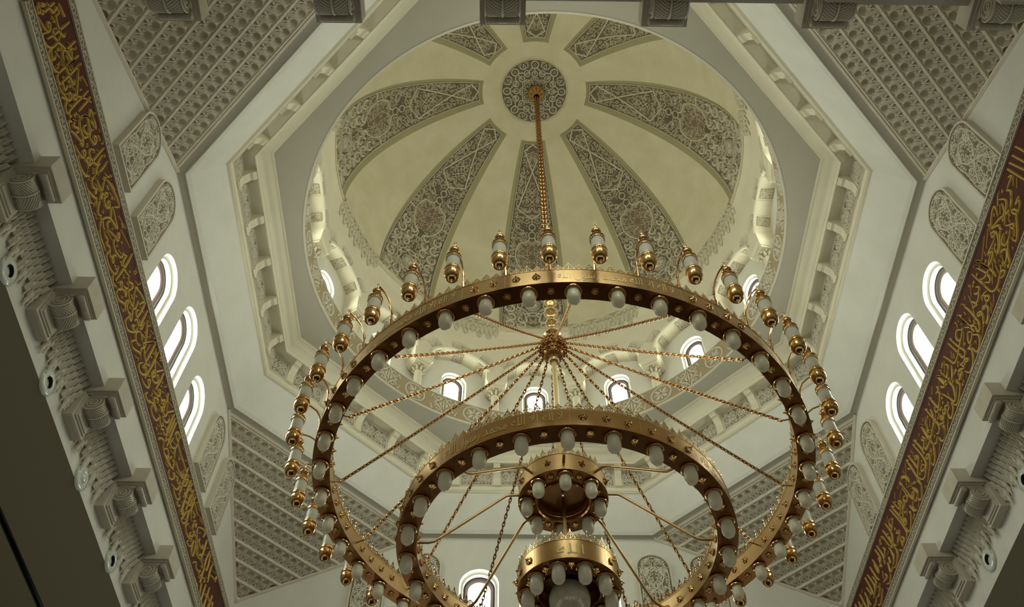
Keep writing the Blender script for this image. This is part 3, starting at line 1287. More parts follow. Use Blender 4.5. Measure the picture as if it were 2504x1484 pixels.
dc0, da0 = drum_column(), drum_arch()
for k in range(16):
    a = k * pi / 8
    o = da0 if k == 0 else dup(da0)
    o.rotation_euler = (0, 0, -a)
    o['label'] = 'cream arch over a drum window, %s' % from_far(k, 16)
    o['group'] = 'arches of the drum arcade'
    a += pi / 16
    o = dc0 if k == 0 else dup(dc0)
    rr = R_FACE + .26
    o.location = (rr * sin(a), rr * cos(a), Z_LEDGE)
    o.rotation_euler = (0, 0, -a)
    o['label'] = 'small cream drum column, %s from the far window towards the %s wall' % ((ORD[k], 'tall-script') if k < 8 else (ORD[15 - k], 'looped-script'))
    o['group'] = 'columns of the drum arcade'


# ---- scalloped stalactite cornice at the foot of each dome field
def lobes():
    root = empty('scalloped_cornice', None, 'cornice')
    # azimuth measured from the middle of a field; x in metres on radius 6.27
    R = 6.27

    def fn(x, y, h):
        z = 24.62 + y
        th_r = 6.39 if z < 24.95 else lerp(6.39, 6.285, min(1, (z - 24.95) / .4))
        if z > 25.4:
            th_r = sqrt(max(.1, RD * RD - (z - ZD) ** 2))
        r = th_r - .012 - h
        a = x / R
        return (r * sin(a), r * cos(a), z)
    half = radians(11.2) * R
    lw = 2 * half / 3
    outl, ground, leaf, bump = MB(), MB(), MB(), MB()
    for i in range(3):
        cx = -half + lw * (i + .5)
        for w_, k in ((.045, 1.0), (.028, .86)):
            outl.ribbon([(cx - lw / 2 * k * cos(pi * q / 16), .52 + .47 * k * sin(pi * q / 16)) for q in range(17)], w_, .05, fn)
        for tier in range(4):
            n = 5 - tier % 2
            y = .9 - tier * .2
            for j in range(n):
                x = cx + (j - (n - 1) / 2) * lw / 5
                if tier == 0 and abs(x - cx) > lw * .22:
                    continue
                if tier == 1 and abs(x - cx) > lw * .4:
                    continue
                if tier == 3 and j % 2 == 1:
                    continue
                s = lw / 10
                bump.add([fn(x - s, y, .0), fn(x, y + .09, .0), fn(x + s, y, .0), fn(x, y - .16, .0), fn(x, y - .01, .10)], [(0, 1, 4), (1, 2, 4), (2, 3, 4), (3, 0, 4)])
                leaf.ribbon([(x - s * .9, y), (x, y - .15), (x + s * .9, y)], .02, .045, fn)
                ground.ribbon([(x, y - .02), (x, y + .07)], [.05, .01], .06, fn)
    for i in range(4):
        x = -half + lw * i
        for q in range(3):
            yy = 1.02 - q * .12
            ww = (.34, .2, .1)[q]
            xs = (x, x)[0]
            a_, b_ = max(xs - ww / 2, -half), min(xs + ww / 2, half)
            ground.ribbon([(a_, yy), (b_, yy)], .05, .012, fn)
            leaf.ribbon([(a_, yy - .05), ((a_ + b_) / 2, yy + .02), (b_, yy - .05)], .016, .016, fn)
    outl.ribbon([(-half, 1.1), (0, 1.1), (half, 1.1)] if False else [(-half + 2 * half * q / 12, 1.08) for q in range(13)], .03, .02, fn)
    outl.build('scallop', 'cream', root, 30)
    bump.build('stalactite_tier', 'rib', root, 20)
    leaf.build('leaf_edges', 'cream', root, 0)
    ground.build('shadow_inlay', 'drumcarve', root, 0)
    return root


lb0 = lobes()
for k in range(8):
    a = (k + .5) * pi / 4
    o = lb0 if k == 0 else dup(lb0)
    o.rotation_euler = (0, 0, -a)
    o['label'] = 'scalloped cornice at the dome foot, %s from the far rib towards the %s wall' % ((ORD[k], 'tall-script') if k < 4 else (ORD[7 - k], 'looped-script'))
    o['group'] = 'scalloped cornices of the dome'


# ================================================================ DOME RIB PANELS
RC = 6.42


def rib_panel():
    root = empty('dome_rib', None, 'carved panel', (0, 0, 0))
    th0, th1 = radians(TH_C0), radians(TH_C1)
    S0, S1 = th0 * RC, th1 * RC

    def hwid(s):
        th = s / RC
        return RC * sin(th) * radians(cw(math.degrees(th)))

    def fn(x, s, h):
        th = s / RC
        r = RC - h
        az = x / (RC * max(sin(th), .05))
        return (r * sin(th) * sin(az), r * sin(th) * cos(az), ZD + r * cos(th))
    g = MB()
    g.grid(10, 50, lambda u, v: fn(lerp(-1, 1, u) * hwid(lerp(S0, S1, v)), lerp(S0, S1, v), 0))
    g.build('panel_ground', 'rib_ground', root, 60)
    # reveal between the dome face and the sunk field, and its fillet
    r = MB()
    N = 50
    for s in (-1, 1):
        def rv(u, v):
            t = lerp(0, 1, u)
            thf = radians(lerp(TH_F0, TH_F1, t))
            thc = radians(lerp(TH_C0, TH_C1, t))
            fa, fb = sph(s * radians(fw(math.degrees(thf))), thf), None
            ca = fn(s * hwid(thc * RC), thc * RC, .0)
            q = [0, .30, .32, 1][int(round(v * 3))]
            p = Vector(fa).lerp(Vector(ca), q)
            return tuple(p)
        r.grid(N, 3, rv)
    for thf, thc in ((TH_F0, TH_C0), (TH_F1, TH_C1)):
        r.grid(8, 1, lambda u, v: tuple(Vector(sph(radians(lerp(-1, 1, u) * fw(thf)), radians(thf))).lerp(Vector(fn(lerp(-1, 1, u) * hwid(radians(thc) * RC), radians(thc) * RC, 0)), v)))
    r.build('reveal', 'dark_reveal', root, 30)
    m, pk = MB(), MB()
    H = .05

    def S(th):
        return radians(th) * RC

    def X(f, th):
        return f * hwid(S(th))
    straps = []
    # framing fillet along both edges
    for s in (-1, 1):
        straps.append(([(s * (hwid(lerp(S0, S1, k / 40)) - .02), lerp(S0, S1, k / 40)) for k in range(41)], .035))
    straps.append((poly_path([(-hwid(S0 + .02), S0 + .02), (hwid(S0 + .02), S0 + .02)]), .035))
    straps.append((poly_path([(-hwid(S1) * .99, S1 - .02), (hwid(S1) * .99, S1 - .02)]), .035))
    # X of two straps: small lozenge on top, big one below
    up, cr, lo, pt, nd, nd2 = S(21.4), S(28.35), S(41.6), S(44.85), S(47.9), S(50.8)
    for s in (-1, 1):
        straps.append((poly_path([(0, S0 + .04), (s * .315, up), (0, cr), (-s * .57, lo), (0, pt)], .25), .062))
        # hooked inner line beside the lozenges
        straps.append((poly_path([(s * .13, up + .5), (s * .22, up + .62), (s * .2, up + .75), (s * .12, cr + .02), (s * .19, cr + .1), (s * .23, cr + .02), (s * .16, cr - .04)], .1), .03))
        straps.append((poly_path([(s * .25, cr + .12), (s * .26, cr + .55), (s * .36, cr + .62), (s * .4, cr + .95), (s * .52, lo - .12)], .2), .03))
    # interlace in the big lozenge
    for s in (-1, 1):
        straps.append((poly_path([(s * .0, cr + .62), (s * .09, cr + .72), (-s * .09, cr + .9), (s * .09, cr + 1.08), (-s * .09, cr + 1.26), (s * .09, cr + 1.38), (s * .12, cr + 1.5)], .2), .028))
        straps.append((poly_path([(0, cr + .42), (s * .07, cr + .48), (s * .1, cr + .58), (s * .16, cr + .64), (s * .02, cr + .8), (s * .16, cr + .98), (s * .28, cr + .96), (s * .3, cr + 1.0), (s * .16, cr + 1.02), (0, cr + 1.18), (s * .18, cr + 1.36), (s * .26, cr + 1.3), (s * .32, cr + 1.36)], .2), .028))
        straps.append((poly_path([(s * .08, cr + 1.62), (s * .08, cr + 1.44), (s * .2, cr + 1.62), (s * .36, cr + 1.56)], .2), .03))
    # node circles under the lozenge
    straps.append((circle(0, nd, .12, 20), .045))
    straps.append((circle(0, nd2, .13, 20), .045))
    straps.append(([(0, pt), (0, nd - .12)], .05))
    straps.append(([(0, nd + .12), (0, nd2 - .13)], .05))
    for s in (-1, 1):
        straps.append((poly_path([(s * .05, pt + .1), (s * .2, pt + .2), (s * .5, pt + .05), (s * .68, pt + .25), (s * .5, pt + .42), (s * .32, pt + .5), (s * .42, pt + .68)], .1), .035))
        # knot
        kx, ks = s * .46, S(48.9)
        for dx, dy in ((-.09, -.12), (.09, .12)):
            straps.append((poly_path([(kx + dx, ks + dy - .11), (kx + dx + .09, ks + dy), (kx + dx, ks + dy + .11), (kx + dx - .09, ks + dy), (kx + dx, ks + dy - .11)], .2), .026))
        straps.append((circle(kx, ks, .2, 16, .6, 3.6), .026))
        straps.append((circle(kx, ks, .15, 16, .6, 3.6), .026))
        # ogee round the medallion
        md = S(59.3)
        og = [(s * .1, nd2 + .1), (s * .13, nd2 + .22), (s * .28, nd2 + .3), (s * .5, nd2 + .36), (s * .63, md - .22), (s * .64, md), (s * .56, md + .3), (s * .36, md + .58), (s * .12, md + .72), (s * .1, md + .88), (s * .2, md + 1.0)]
        straps.append((og, .06))
        straps.append((poly_path([(s * .64, md), (s * (hwid(md) - .02), md)], .2), .06))
    # rosette of the medallion
    md = S(59.3)
    for n_, r0, r1 in ((8, .16, .30), (8, .10, .2)):
        for k in range(n_ * 2 + 1):
            pass
        st = []
        for k in range(n_ * 2 + 1):
            r_ = r1 if k % 2 else r0
            a = pi * k / n_ + (.2 if r1 > .25 else 0)
            st.append((r_ * sin(a) * 1.25, md + r_ * cos(a) * 1.35))
        straps.append((st, .022))
    for k in range(8):
        a = k * pi / 4
        straps.append((circle(.39 * sin(a + .39), md + .43 * cos(a + .39), .05, 8), .02))
    # lower field: rosette in a ring of lens cells, scrolling lobes around
    rc = S(79.4)
    straps.append((circle(0, rc, .27, 28), .03))
    straps.append((circle(0, rc, .22, 28), .02))
    for k in range(12):
        a = k * pi / 6
        straps.append(([(.03 * sin(a), rc + .03 * cos(a)), (.12 * sin(a), rc + .12 * cos(a)), (.2 * sin(a), rc + .2 * cos(a))], [.02, .08, .02]))
    hexa = [(.5 * sin(k * pi / 4 + pi / 8), rc + .5 * cos(k * pi / 4 + pi / 8)) for k in range(8)]
    for k in range(8):
        a, b = hexa[k], hexa[(k + 1) % 8]
        mx, my = (a[0] + b[0]) / 2, (a[1] + b[1]) / 2 - rc
        for f_ in (.82, 1.22):
            straps.append(([a, (lerp(a[0], mx, .5) * lerp(1, f_, .75), rc + (lerp(a[1] - rc, my, .5)) * lerp(1, f_, .75)), (mx * f_, rc + my * f_), (lerp(b[0], mx, .5) * lerp(1, f_, .75), rc + (lerp(b[1] - rc, my, .5)) * lerp(1, f_, .75)), b], .045))
        straps.append((circle(a[0] * 1.13, rc + (a[1] - rc) * 1.13, .085, 12), .04))
    for s in (-1, 1):
        for (cx_, cy_, rr, a0_, a1_) in ((.8, -.75, .17, -1, 4.4), (.82, -.3, .16, 1, 6.2), (.84, .2, .17, -.5, 5), (.8, .68, .17, .3, 5.4), (.38, .8, .16, -1, 4), (.42, -.8, .16, 1, 5.6), (.36, -1.15, .14, -1, 4), (.78, -1.2, .17, 0, 5), (.3, -1.5, .12, 0, 5), (.75, -1.62, .15, -1, 4), (.42, 1.12, .15, 0, 5), (.84, 1.08, .15, 1, 6)):
            if rc + cy_ < S1 - .2:
                c_ = circle(cx_, rc + cy_, rr, 16, a0_, a1_)
                straps.append(([(s * p[0], p[1]) for p in c_], .075))
    straps.append(([(0, md + .9), (.06, md + 1.05), (0, md + 1.2), (-.06, md + 1.05), (0, md + .9)], .04))
    for st, w_ in straps:
        m.ribbon(st, w_, H, fn)
    m.build('strapwork', 'rib', root, 0)
    pts = [p for st, _ in straps for p in st]

    cells = {}
    for p in pts:
        cells.setdefault((int(p[0] // .12), int(p[1] // .12)), []).append(p)

    def ins(x, y):
        if not (S0 + .05 < y < S1 - .05) or abs(x) > hwid(y) - .05:
            return False
        i, j = int(x // .12), int(y // .12)
        for a_ in (-1, 0, 1):
            for b_ in (-1, 0, 1):
                for p in cells.get((i + a_, j + b_), ()):
                    if (p[0] - x) ** 2 + (p[1] - y) ** 2 < .0027:
                        return False
        return True
    f = MB()
    for st, ws in arabesque(ins, (-1.25, 1.25, S0, S1), .25, 12, .24, 9000, True):
        f.ribbon(st, ws, .03, fn)
    f.build('scroll_pattern', 'rib_fill', root, 0)
    # tinted fields
    for (cx_, cy_, rx, ry) in ((0, md, .6, .55), (.3, md - .9, .2, .2), (-.3, md - .9, .2, .2), (.5, S1 - .35, .35, .2), (-.5, S1 - .35, .35, .2), (0, cr + .62, .12, .5), (0, cr - .25, .1, .22)):
        pk.poly([[(cx_ + rx * cos(2 * pi * k / 20), cy_ + ry * sin(2 * pi * k / 20)) for k in range(20)]], lambda x, y: fn(x, y, .006))
    pk.build('tinted_pattern', 'rib_pink', root, 0)
    return root


rp0 = rib_panel()
for k in range(8):
    o = rp0 if k == 0 else dup(rp0)
    o.rotation_euler = (0, 0, -k * pi / 4)
    o['label'] = 'tapering dark carved dome rib, %s' % from_far(k, 8)
    o['group'] = 'carved rib panels of the dome'


# ================================================================ DOME ROSETTE
ZR = 32.02
ros = empty('dome_rosette', 'round carved rosette at the crown of the dome around the chain', 'rosette', (0, 0, ZR))
m = MB()
m.lathe([(1.34, .03), (1.33, -.02), (1.26, -.035), (1.24, -.01), (1.22, -.045), (1.20, -.04), (1.19, .01)], 72)
m.build('rosette_rim', 'dome', ros, 30)
m = MB()
m.lathe([(1.2, .01), (.001, .01)], 72)
gd = m.build('rosette_ground', 'rib_ground', ros, 0)
m = MB()
fn = lambda x, y, h: (x, y, .01 - h)
for k in range(8):
    a = k * pi / 4
    c8 = (cos(a), sin(a))
    s8 = (-sin(a), cos(a))

    def P(r, t, c8=c8, s8=s8):
        return (c8[0] * r + s8[0] * t, c8[1] * r + s8[1] * t)
    m.ribbon([P(1.02 + .13 * cos(q), .13 * sin(q)) for q in [2 * pi * j / 18 for j in range(19)]], .05, .05, fn)
    m.ribbon([P(1.02 + .05 * cos(q), .03 * sin(q)) for q in [2 * pi * j / 10 for j in range(11)]], .02, .04, fn)
    for s in (-1, 1):
        m.ribbon([P(.9, s * .07), P(.82, s * .17), P(.75, s * .22), P(.68, s * .2)], .05, .05, fn)
        m.ribbon([P(.55, s * .0), P(.62, s * .1), P(.72, s * .09), P(.8, s * .02)], [.02, .05, .04, .01], .035, fn)
        m.ribbon([P(.6, 0), P(.75, s * .03), P(.88, s * .01)], [.01, .05, .01], .035, fn)
    b = a + pi / 8

    def Q(r, t, b=b):
        return (cos(b) * r - sin(b) * t, sin(b) * r + cos(b) * t)
    m.ribbon([Q(.74 + .11 * cos(q), .11 * sin(q)) for q in [2 * pi * j / 16 for j in range(17)]], .042, .05, fn)
    for q in range(5):
        m.ribbon([Q(.68, 0), Q(.74 + .03 * cos(q - 2), .05 * (q - 2) / 2), Q(.8, .06 * (q - 2) / 2)], [.01, .025, .01], .035, fn)
    m.ribbon([Q(.9, 0), Q(1.0, .05), Q(1.12, .0), Q(1.0, -.05), Q(.9, 0)], .035, .04, fn)
    for s in (-1, 1):
        m.ribbon([Q(.9, s * .03), Q(.98, s * .14), Q(1.08, s * .16), Q(1.12, s * .08)], [.02, .05, .04, .01], .04, fn)
        m.ribbon([Q(1.15, s * .05), Q(1.14, s * .15), Q(1.1, s * .22)], [.02, .04, .01], .035, fn)
    # lens ring
    m.ribbon([(cos(a + t) * .44 - .0, sin(a + t) * .44) for t in [pi / 4 * j / 6 for j in range(7)]], .04, .05, fn)
    m.ribbon([(cos(a + t) * (.56 - .2 * sin(pi * j / 8)), sin(a + t) * (.56 - .2 * sin(pi * j / 8))) for j, t in [(j, pi / 4 * j / 8) for j in range(9)]], .04, .05, fn)
    m.ribbon([(cos(a + t) * (.44 + .12 * sin(pi * j / 8)), sin(a + t) * (.44 + .12 * sin(pi * j / 8))) for j, t in [(j, pi / 4 * (j / 8 + .5)) for j in range(9)]], .04, .05, fn)
    for s in (-1, 1):
        m.ribbon([P(.24, 0), P(.3, s * .07), P(.4, s * .01)], [.02, .05, .01], .04, fn)
m.build('tracery', 'rib', gd, 0)


# ================================================================ THE CHANDELIER
CX = 0.07


def pol(az, r, z):
    return (r * sin(az), r * cos(az), z)


def arabic(body, height):
    """flat lettering as (verts, faces) in 2-D, scaled to the given height and centred on x"""
    cu = bpy.data.curves.new('lettering', 'FONT')
    cu.body = body
    cu.resolution_u = 2
    o = bpy.data.objects.new('lettering', cu)
    COL.objects.link(o)
    dg = bpy.context.evaluated_depsgraph_get()
    me = bpy.data.meshes.new_from_object(o.evaluated_get(dg))
    vs = [(v.co.x, v.co.y) for v in me.vertices]
    fs = [tuple(p.vertices) for p in me.polygons]
    bpy.data.objects.remove(o)
    bpy.data.meshes.remove(me)
    if not vs:
        return [], []
    x0, x1 = min(v[0] for v in vs), max(v[0] for v in vs)
    y0, y1 = min(v[1] for v in vs), max(v[1] for v in vs)
    k = height / max(y1 - y0, 1e-6)
    return [((v[0] - (x0 + x1) / 2) * k, (v[1] - y0) * k) for v in vs], fs


def chain_links(m, p0, p1, pitch, wire, sag=0.0, wide=.6):
    a, b = Vector(p0), Vector(p1)
    L = (b - a).length
    n = max(2, int(L / pitch))
    for i in range(n):
        t0, t1 = i / n, (i + 1) / n
        q0, q1 = a.lerp(b, t0), a.lerp(b, t1)
        q0.z -= sag * 4 * t0 * (1 - t0)
        q1.z -= sag * 4 * t1 * (1 - t1)
        d = (q1 - q0)
        l = d.length
        d.normalize()
        s = d.cross(Vector((0, 0, 1)))
        if s.length < .01:
            s = Vector((1, 0, 0))
        s.normalize()
        u = d.cross(s)
        if i % 2:
            s, u = u, s
        c = (q0 + q1) / 2
        ra, rb = l * .5 + wire * 1.9, l * wide * .5
        ring = []
        for k in range(8):
            an = 2 * pi * k / 8
            x, y = cos(an), sin(an)
            o = c + d * (ra * x) + s * (rb * y)
            nrm = (d * (x / ra) + s * (y / rb)).normalized()
            ring.append([o + (nrm * cos(2 * pi * j / 4 + .78) + u * sin(2 * pi * j / 4 + .78)) * wire for j in range(4)])
        m.add([v for g in ring for v in g], [(k * 4 + j, k * 4 + (j + 1) % 4, ((k + 1) % 8) * 4 + (j + 1) % 4, ((k + 1) % 8) * 4 + j) for k in range(8) for j in range(4)])


ch = empty('chandelier', 'great tiered brass ring chandelier hanging from the dome on one long chain', 'chandelier', (CX, 0, 0))


def part(m, name, material, parent=None, smooth=40):
    return m.build(name, material, parent or ch, smooth)


# canopy, double chain, stem and hub
m = MB()
m.lathe([(.12, 31.42), (.13, 31.5), (.2, 31.56), (.29, 31.64), (.33, 31.78), (.32, 31.86), (.28, 31.98), (.2, 32.03)], 40)
cp = part(m, 'canopy', 'gold_soft')
m = MB()
for k in range(20):
    a = 2 * pi * k / 20
    m.sphere((.125 * cos(a), .125 * sin(a), 31.44), .02, 6, 5)
part(m, 'bead_ring', 'lace', cp)
m = MB()
for s in (-1, 1):
    chain_links(m, (s * .038, 0, 31.5), (s * .042, 0, 17.95), .13, .019, 0, .75)
part(m, 'main_chain', 'gold_red')
m = MB()
m.lathe([(.02, 18.1), (.05, 18.0), (.07, 17.9), (.10, 17.84), (.09, 17.72), (.06, 17.66), (.055, 17.5), (.09, 17.42), (.12, 17.35), (.09, 17.27), (.05, 17.2), (.05, 17.05), (.085, 16.98), (.105, 16.93), (.08, 16.87), (.045, 16.8), (.045, 16.7),
         (.08, 16.62), (.1, 16.56), (.1, 16.5), (.17, 16.44), (.21, 16.40), (.16, 16.34)], 24)
st_ = part(m, 'stem', 'gold_soft')
m = MB()
for z, r in ((17.78, .13), (17.36, .15), (16.93, .13), (16.55, .13)):
    for k in range(22):
        a = 2 * pi * k / 22
        m.sphere((r * cos(a), r * sin(a), z), .02, 6, 5)
part(m, 'bead_ring', 'lace', st_)
m = MB()
m.sphere((0, 0, 15.95), .29, 24, 14, 1.35)
hub = part(m, 'hub', 'dark_brass')
m = MB()
for k in range(9):
    z = 15.95 + .36 * cos(pi * (k + 1) / 10)
    r = .31 * sin(pi * (k + 1) / 10)
    for j in range(22):
        a = 2 * pi * (j + .5 * (k % 2)) / 22
        m.sphere((r * cos(a), r * sin(a), z), .030, 6, 4)
part(m, 'hub_lattice', 'gold_red', hub)
m = MB()
m.lathe([(.0, 15.42), (.1, 15.44), (.12, 15.5), (.09, 15.56), (.07, 15.64), (.055, 15.7)], 20)
m.lathe([(.055, 15.5), (.055, 11.75)], 16)
part(m, 'rod', 'lace')
m = MB()
m.lathe([(.035, 11.4), (.035, 9.6)], 12)
part(m, 'lower_rod', 'gold')


def ring_band(name, ro, ri, z0, z1, n=160, bottom=True):
    m = MB()
    for (a, za, b, zb) in ((ro, z1, ro, z1 - .012), (ro, z1 - .012, ro - .008, z1 - .02), (ro - .008, z1 - .02, ro - .008, z0 + .03), (ro - .008, z0 + .03, ro + .006, z0 + .022), (ro + .006, z0 + .022, ro + .006, z0)):
        m.grid(n, 1, lambda u, v: pol(2 * pi * u, lerp(a, b, v), lerp(za, zb, v)), True)
    if ri > .01:
        for (a, za, b, zb) in ((ri, z1, ri, z1 - .012), (ri, z1 - .012, ri + .008, z1 - .02), (ri + .008, z1 - .02, ri + .008, z0 + .03), (ri + .008, z0 + .03, ri - .006, z0 + .022), (ri - .006, z0 + .022, ri - .006, z0)):
            m.grid(n, 1, lambda u, v: pol(2 * pi * u, lerp(a, b, v), lerp(za, zb, v)), True)
    m.grid(n, 1, lambda u, v: pol(2 * pi * u, lerp(ro, max(ri, .02), v), z1), True)
    root = part(m, name, 'gold')
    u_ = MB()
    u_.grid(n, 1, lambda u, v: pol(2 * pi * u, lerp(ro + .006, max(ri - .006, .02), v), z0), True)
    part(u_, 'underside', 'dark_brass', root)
    return root


def cresting(root, radii, z, h, pitch):
    m = MB()
    for r in radii:
        n = int(2 * pi * r / pitch)
        for i in range(n):
            a0 = 2 * pi * i / n
            p = 2 * pi * r / n

            def fn(x, y, hh, a0=a0, r=r):
                return pol(a0 + x / r, r + hh, z + y)
            k = h / .18
            big = 1.0 if i % 2 == 0 else .72
            for s in (-1, 1):
                m.ribbon([(s * p * .5, 0), (s * p * .42, .07 * k * big), (s * p * .2, .11 * k * big), (0, .18 * k * big)], .016, .006, fn, -.006)
                m.ribbon([(0, .02), (s * p * .26, .045 * k), (s * p * .2, .085 * k * big), (0, .07 * k)], .014, .006, fn, -.006)
            m.ribbon([(0, 0), (0, .1 * k), (0, .2 * k * big)], [.02, .012, .02], .008, fn, -.008)
        for y in (.006,):
            for hh in (-.006, .006):
                m.grid(160, 1, lambda u, v: pol(2 * pi * u, r + hh, z + lerp(0, .014, v)), True)
    return part(m, 'cresting', 'lace', root, 0)


def stud_mesh():
    m = MB()
    n = 16
    prof = [(.066, 0, 0), (.062, .012, .25), (.045, .03, .35), (.028, .045, .2), (.016, .06, 0), (.012, .075, 0), (.003, .085, 0)]

    def fn(u, v):
        r, z, l = prof[int(round(v * (len(prof) - 1)))]
        a = 2 * pi * u
        k = 1 + l * .5 * cos(8 * a)
        return (r * k * cos(a), r * k * sin(a), z)
    m.grid(n * 2, len(prof) - 1, fn, True)
    return m


def bulb_mesh():
    m = MB()
    m.lathe([(.001, -.33), (.04, -.326), (.076, -.305), (.101, -.26), (.11, -.2), (.108, -.13), (.1, -.06), (.098, 0)], 22)
    return m


def collar_mesh():
    m = MB()
    m.lathe([(.104, -.012), (.112, -.05), (.136, -.06), (.147, -.04), (.142, -.012), (.12, 0)], 22)
    return m


def place_many(root, name, mesh_m, material, spots, smooth=40):
    """spots: (location, rotation euler); the copies share one mesh"""
    first_o = None
    for loc, rot in spots:
        if first_o is None:
            o = first_o = mesh_m.build(name, material, root, smooth)
        else:
            o = first_o.copy()
            COL.objects.link(o)
            o.parent = root
        o.location = loc
        o.rotation_euler = rot


def face_out(az, r, z, inward=False):
    # local z of the stud points away from the band face
    d = Vector(pol(az, 1, 0)) * (-1 if inward else 1)
    return (pol(az, r, z), d.to_track_quat('Z', 'Y').to_euler())


def seams(root, r, z0, z1, angs, out=1):
    m = MB()
    for a in angs:
        w = .006 / r
        m.quad(pol(a - w, r + out * .002, z0 + .02), pol(a + w, r + out * .002, z0 + .02), pol(a + w, r + out * .002, z1 - .01), pol(a - w, r + out * .002, z1 - .01))
    part(m, 'panel_seam', 'lace', root, 0)


SHAHADA = '\ufeea\ufee0\ufedf\ufe8d \ufedd\ufeee\ufeb3\ufead \ufeaa\ufee4\ufea4\ufee3 \ufeea\ufee0\ufedf\ufe8d \ufefb\ufe8d \ufeea\ufedf\ufe8d \ufefb'


def lettering(root, text, r, z0, h, centres, arc, out=1):
    vs, fs = arabic(text, h)
    if not vs:
        return
    x0, x1 = min(v[0] for v in vs), max(v[0] for v in vs)
    k = arc * r / (x1 - x0)
    m = MB()
    for c in centres:
        # seen from outside the text runs clockwise as seen from above, x to the viewer's right
        m.add([pol(c - v[0] * k / r * 1, r + .004, z0 + v[1]) for v in vs], fs)
    part(m, 'lettering', 'etch', root, 0)


D = radians
# ---- outer ring
Z0, Z1 = 11.56, 11.956
R1 = ring_band('outer_ring', 4.52, 4.213, Z0, Z1)
cresting(R1, (4.50, 4.235), Z1, .19, .165)
place_many(R1, 'bulb', bulb_mesh(), 'glass', [(pol(D(180.4 + 9 * k), 4.368, Z0), (0, 0, 0)) for k in range(40)], 60)
place_many(R1, 'bulb_collar', collar_mesh(), 'gold_soft', [(pol(D(180.4 + 9 * k), 4.368, Z0), (0, 0, 0)) for k in range(40)])
place_many(R1, 'underside_stud', stud_mesh(), 'gold_soft', [(pol(D(184.9 + 9 * k), 4.368, Z0 - .001), (pi, 0, 0)) for k in range(40)])
spots = []
for k in range(8):
    base_a = 184.9 + 45 * k
    for q in (2.7, 6.7, 11.3, 15.3):
        spots.append(face_out(D(base_a + q), 4.512, (Z0 + Z1) / 2))
for k in range(80):
    a = 180.4 + 2.25 + 4.5 * k
    if min(abs(((a - 22.5 * j + 180) % 360) - 180) for j in range(16)) > 2.0:
        spots.append(face_out(D(a), 4.221, (Z0 + Z1) / 2, True))
place_many(R1, 'side_stud', stud_mesh(), 'gold_soft', spots[:100])
seams(R1, 4.512, Z0, Z1, [D(184.9 + 45 * k + q) for k in range(8) for q in (0, 9, 18)])
seams(R1, 4.221, Z0, Z1, [D(184.9 + 18 * k) for k in range(20)], -1)
lettering(R1, SHAHADA, 4.512, Z0 + .07, .27, [D(184.9 + 45 * k - 13.5) for k in range(8)], D(24))

# ---- inner ring
Z0, Z1 = 10.15, 10.53
R2 = ring_band('inner_ring', 2.867, 2.53, Z0, Z1, 120)
cresting(R2, (2.85, 2.55), Z1, .19, .16)
place_many(R2, 'bulb', bulb_mesh(), 'glass', [(pol(D(182.5 + 15 * k), 2.70, Z0), (0, 0, 0)) for k in range(24)], 60)
place_many(R2, 'bulb_collar', collar_mesh(), 'gold_soft', [(pol(D(182.5 + 15 * k), 2.70, Z0), (0, 0, 0)) for k in range(24)])
place_many(R2, 'underside_stud', stud_mesh(), 'gold_soft', [(pol(D(190 + 15 * k), 2.70, Z0 - .001), (pi, 0, 0)) for k in range(24)])
spots = []
for k in range(4):
    for q in (4, 11.25, 18.5, 26.5, 33.75, 41):
        spots.append(face_out(D(181.5 + 90 * k - q), 2.859, (Z0 + Z1) / 2))
for k in range(48):
    a = 3.75 + 7.5 * k
    if min(abs(((a - 45 * j + 180) % 360) - 180) for j in range(8)) > 2.5:
        spots.append(face_out(D(a), 2.538, (Z0 + Z1) / 2, True))
place_many(R2, 'side_stud', stud_mesh(), 'gold_soft', spots)
seams(R2, 2.859, Z0, Z1, [D(181.5 + 90 * k - q) for k in range(4) for q in (0, 22.5, 45)])
lettering(R2, SHAHADA, 2.859, Z0 + .06, .27, [D(181.5 + 90 * k + 22.5) for k in range(4)], D(41))

# ---- upper drum with eight bulbs, sunk disc underneath
Z0, Z1 = 11.33, 11.736
R3 = ring_band('upper_drum', .807, .46, Z0, Z1, 64)
m = MB()
m.lathe([(.50, Z0 - .004), (.50, Z0 - .03), (.485, Z0 - .045), (.465, Z0 - .03), (.45, Z0 + .02), (.455, Z0 + .1), (.44, Z0 + .14), (.02, Z0 + .15)], 64)
part(m, 'sunk_disc', 'dark_brass', R3)
m = MB()
m.lathe([(.505, Z0 - .004), (.505, Z0 - .03), (.485, Z0 - .05), (.462, Z0 - .03), (.455, Z0 + .03), (.44, Z0 + .05)], 64)
part(m, 'disc_rim', 'gold_soft', R3)
cresting(R3, (.79,), Z1, .18, .13)
place_many(R3, 'bulb', bulb_mesh(), 'glass', [(pol(D(180 + 45 * k), .655, Z0), (0, 0, 0)) for k in range(8)], 60)
place_many(R3, 'bulb_collar', collar_mesh(), 'gold_soft', [(pol(D(180 + 45 * k), .655, Z0), (0, 0, 0)) for k in range(8)])
place_many(R3, 'underside_stud', stud_mesh(), 'gold_soft', [(pol(D(202.5 + 45 * k), .655, Z0 - .001), (pi, 0, 0)) for k in range(8)])
place_many(R3, 'side_stud', stud_mesh(), 'gold_soft', [face_out(D(202.5 + 45 * k), .80, (Z0 + Z1) / 2) for k in range(8)])
seams(R3, .80, Z0, Z1, [D(180 + 45 * k) for k in range(8)])

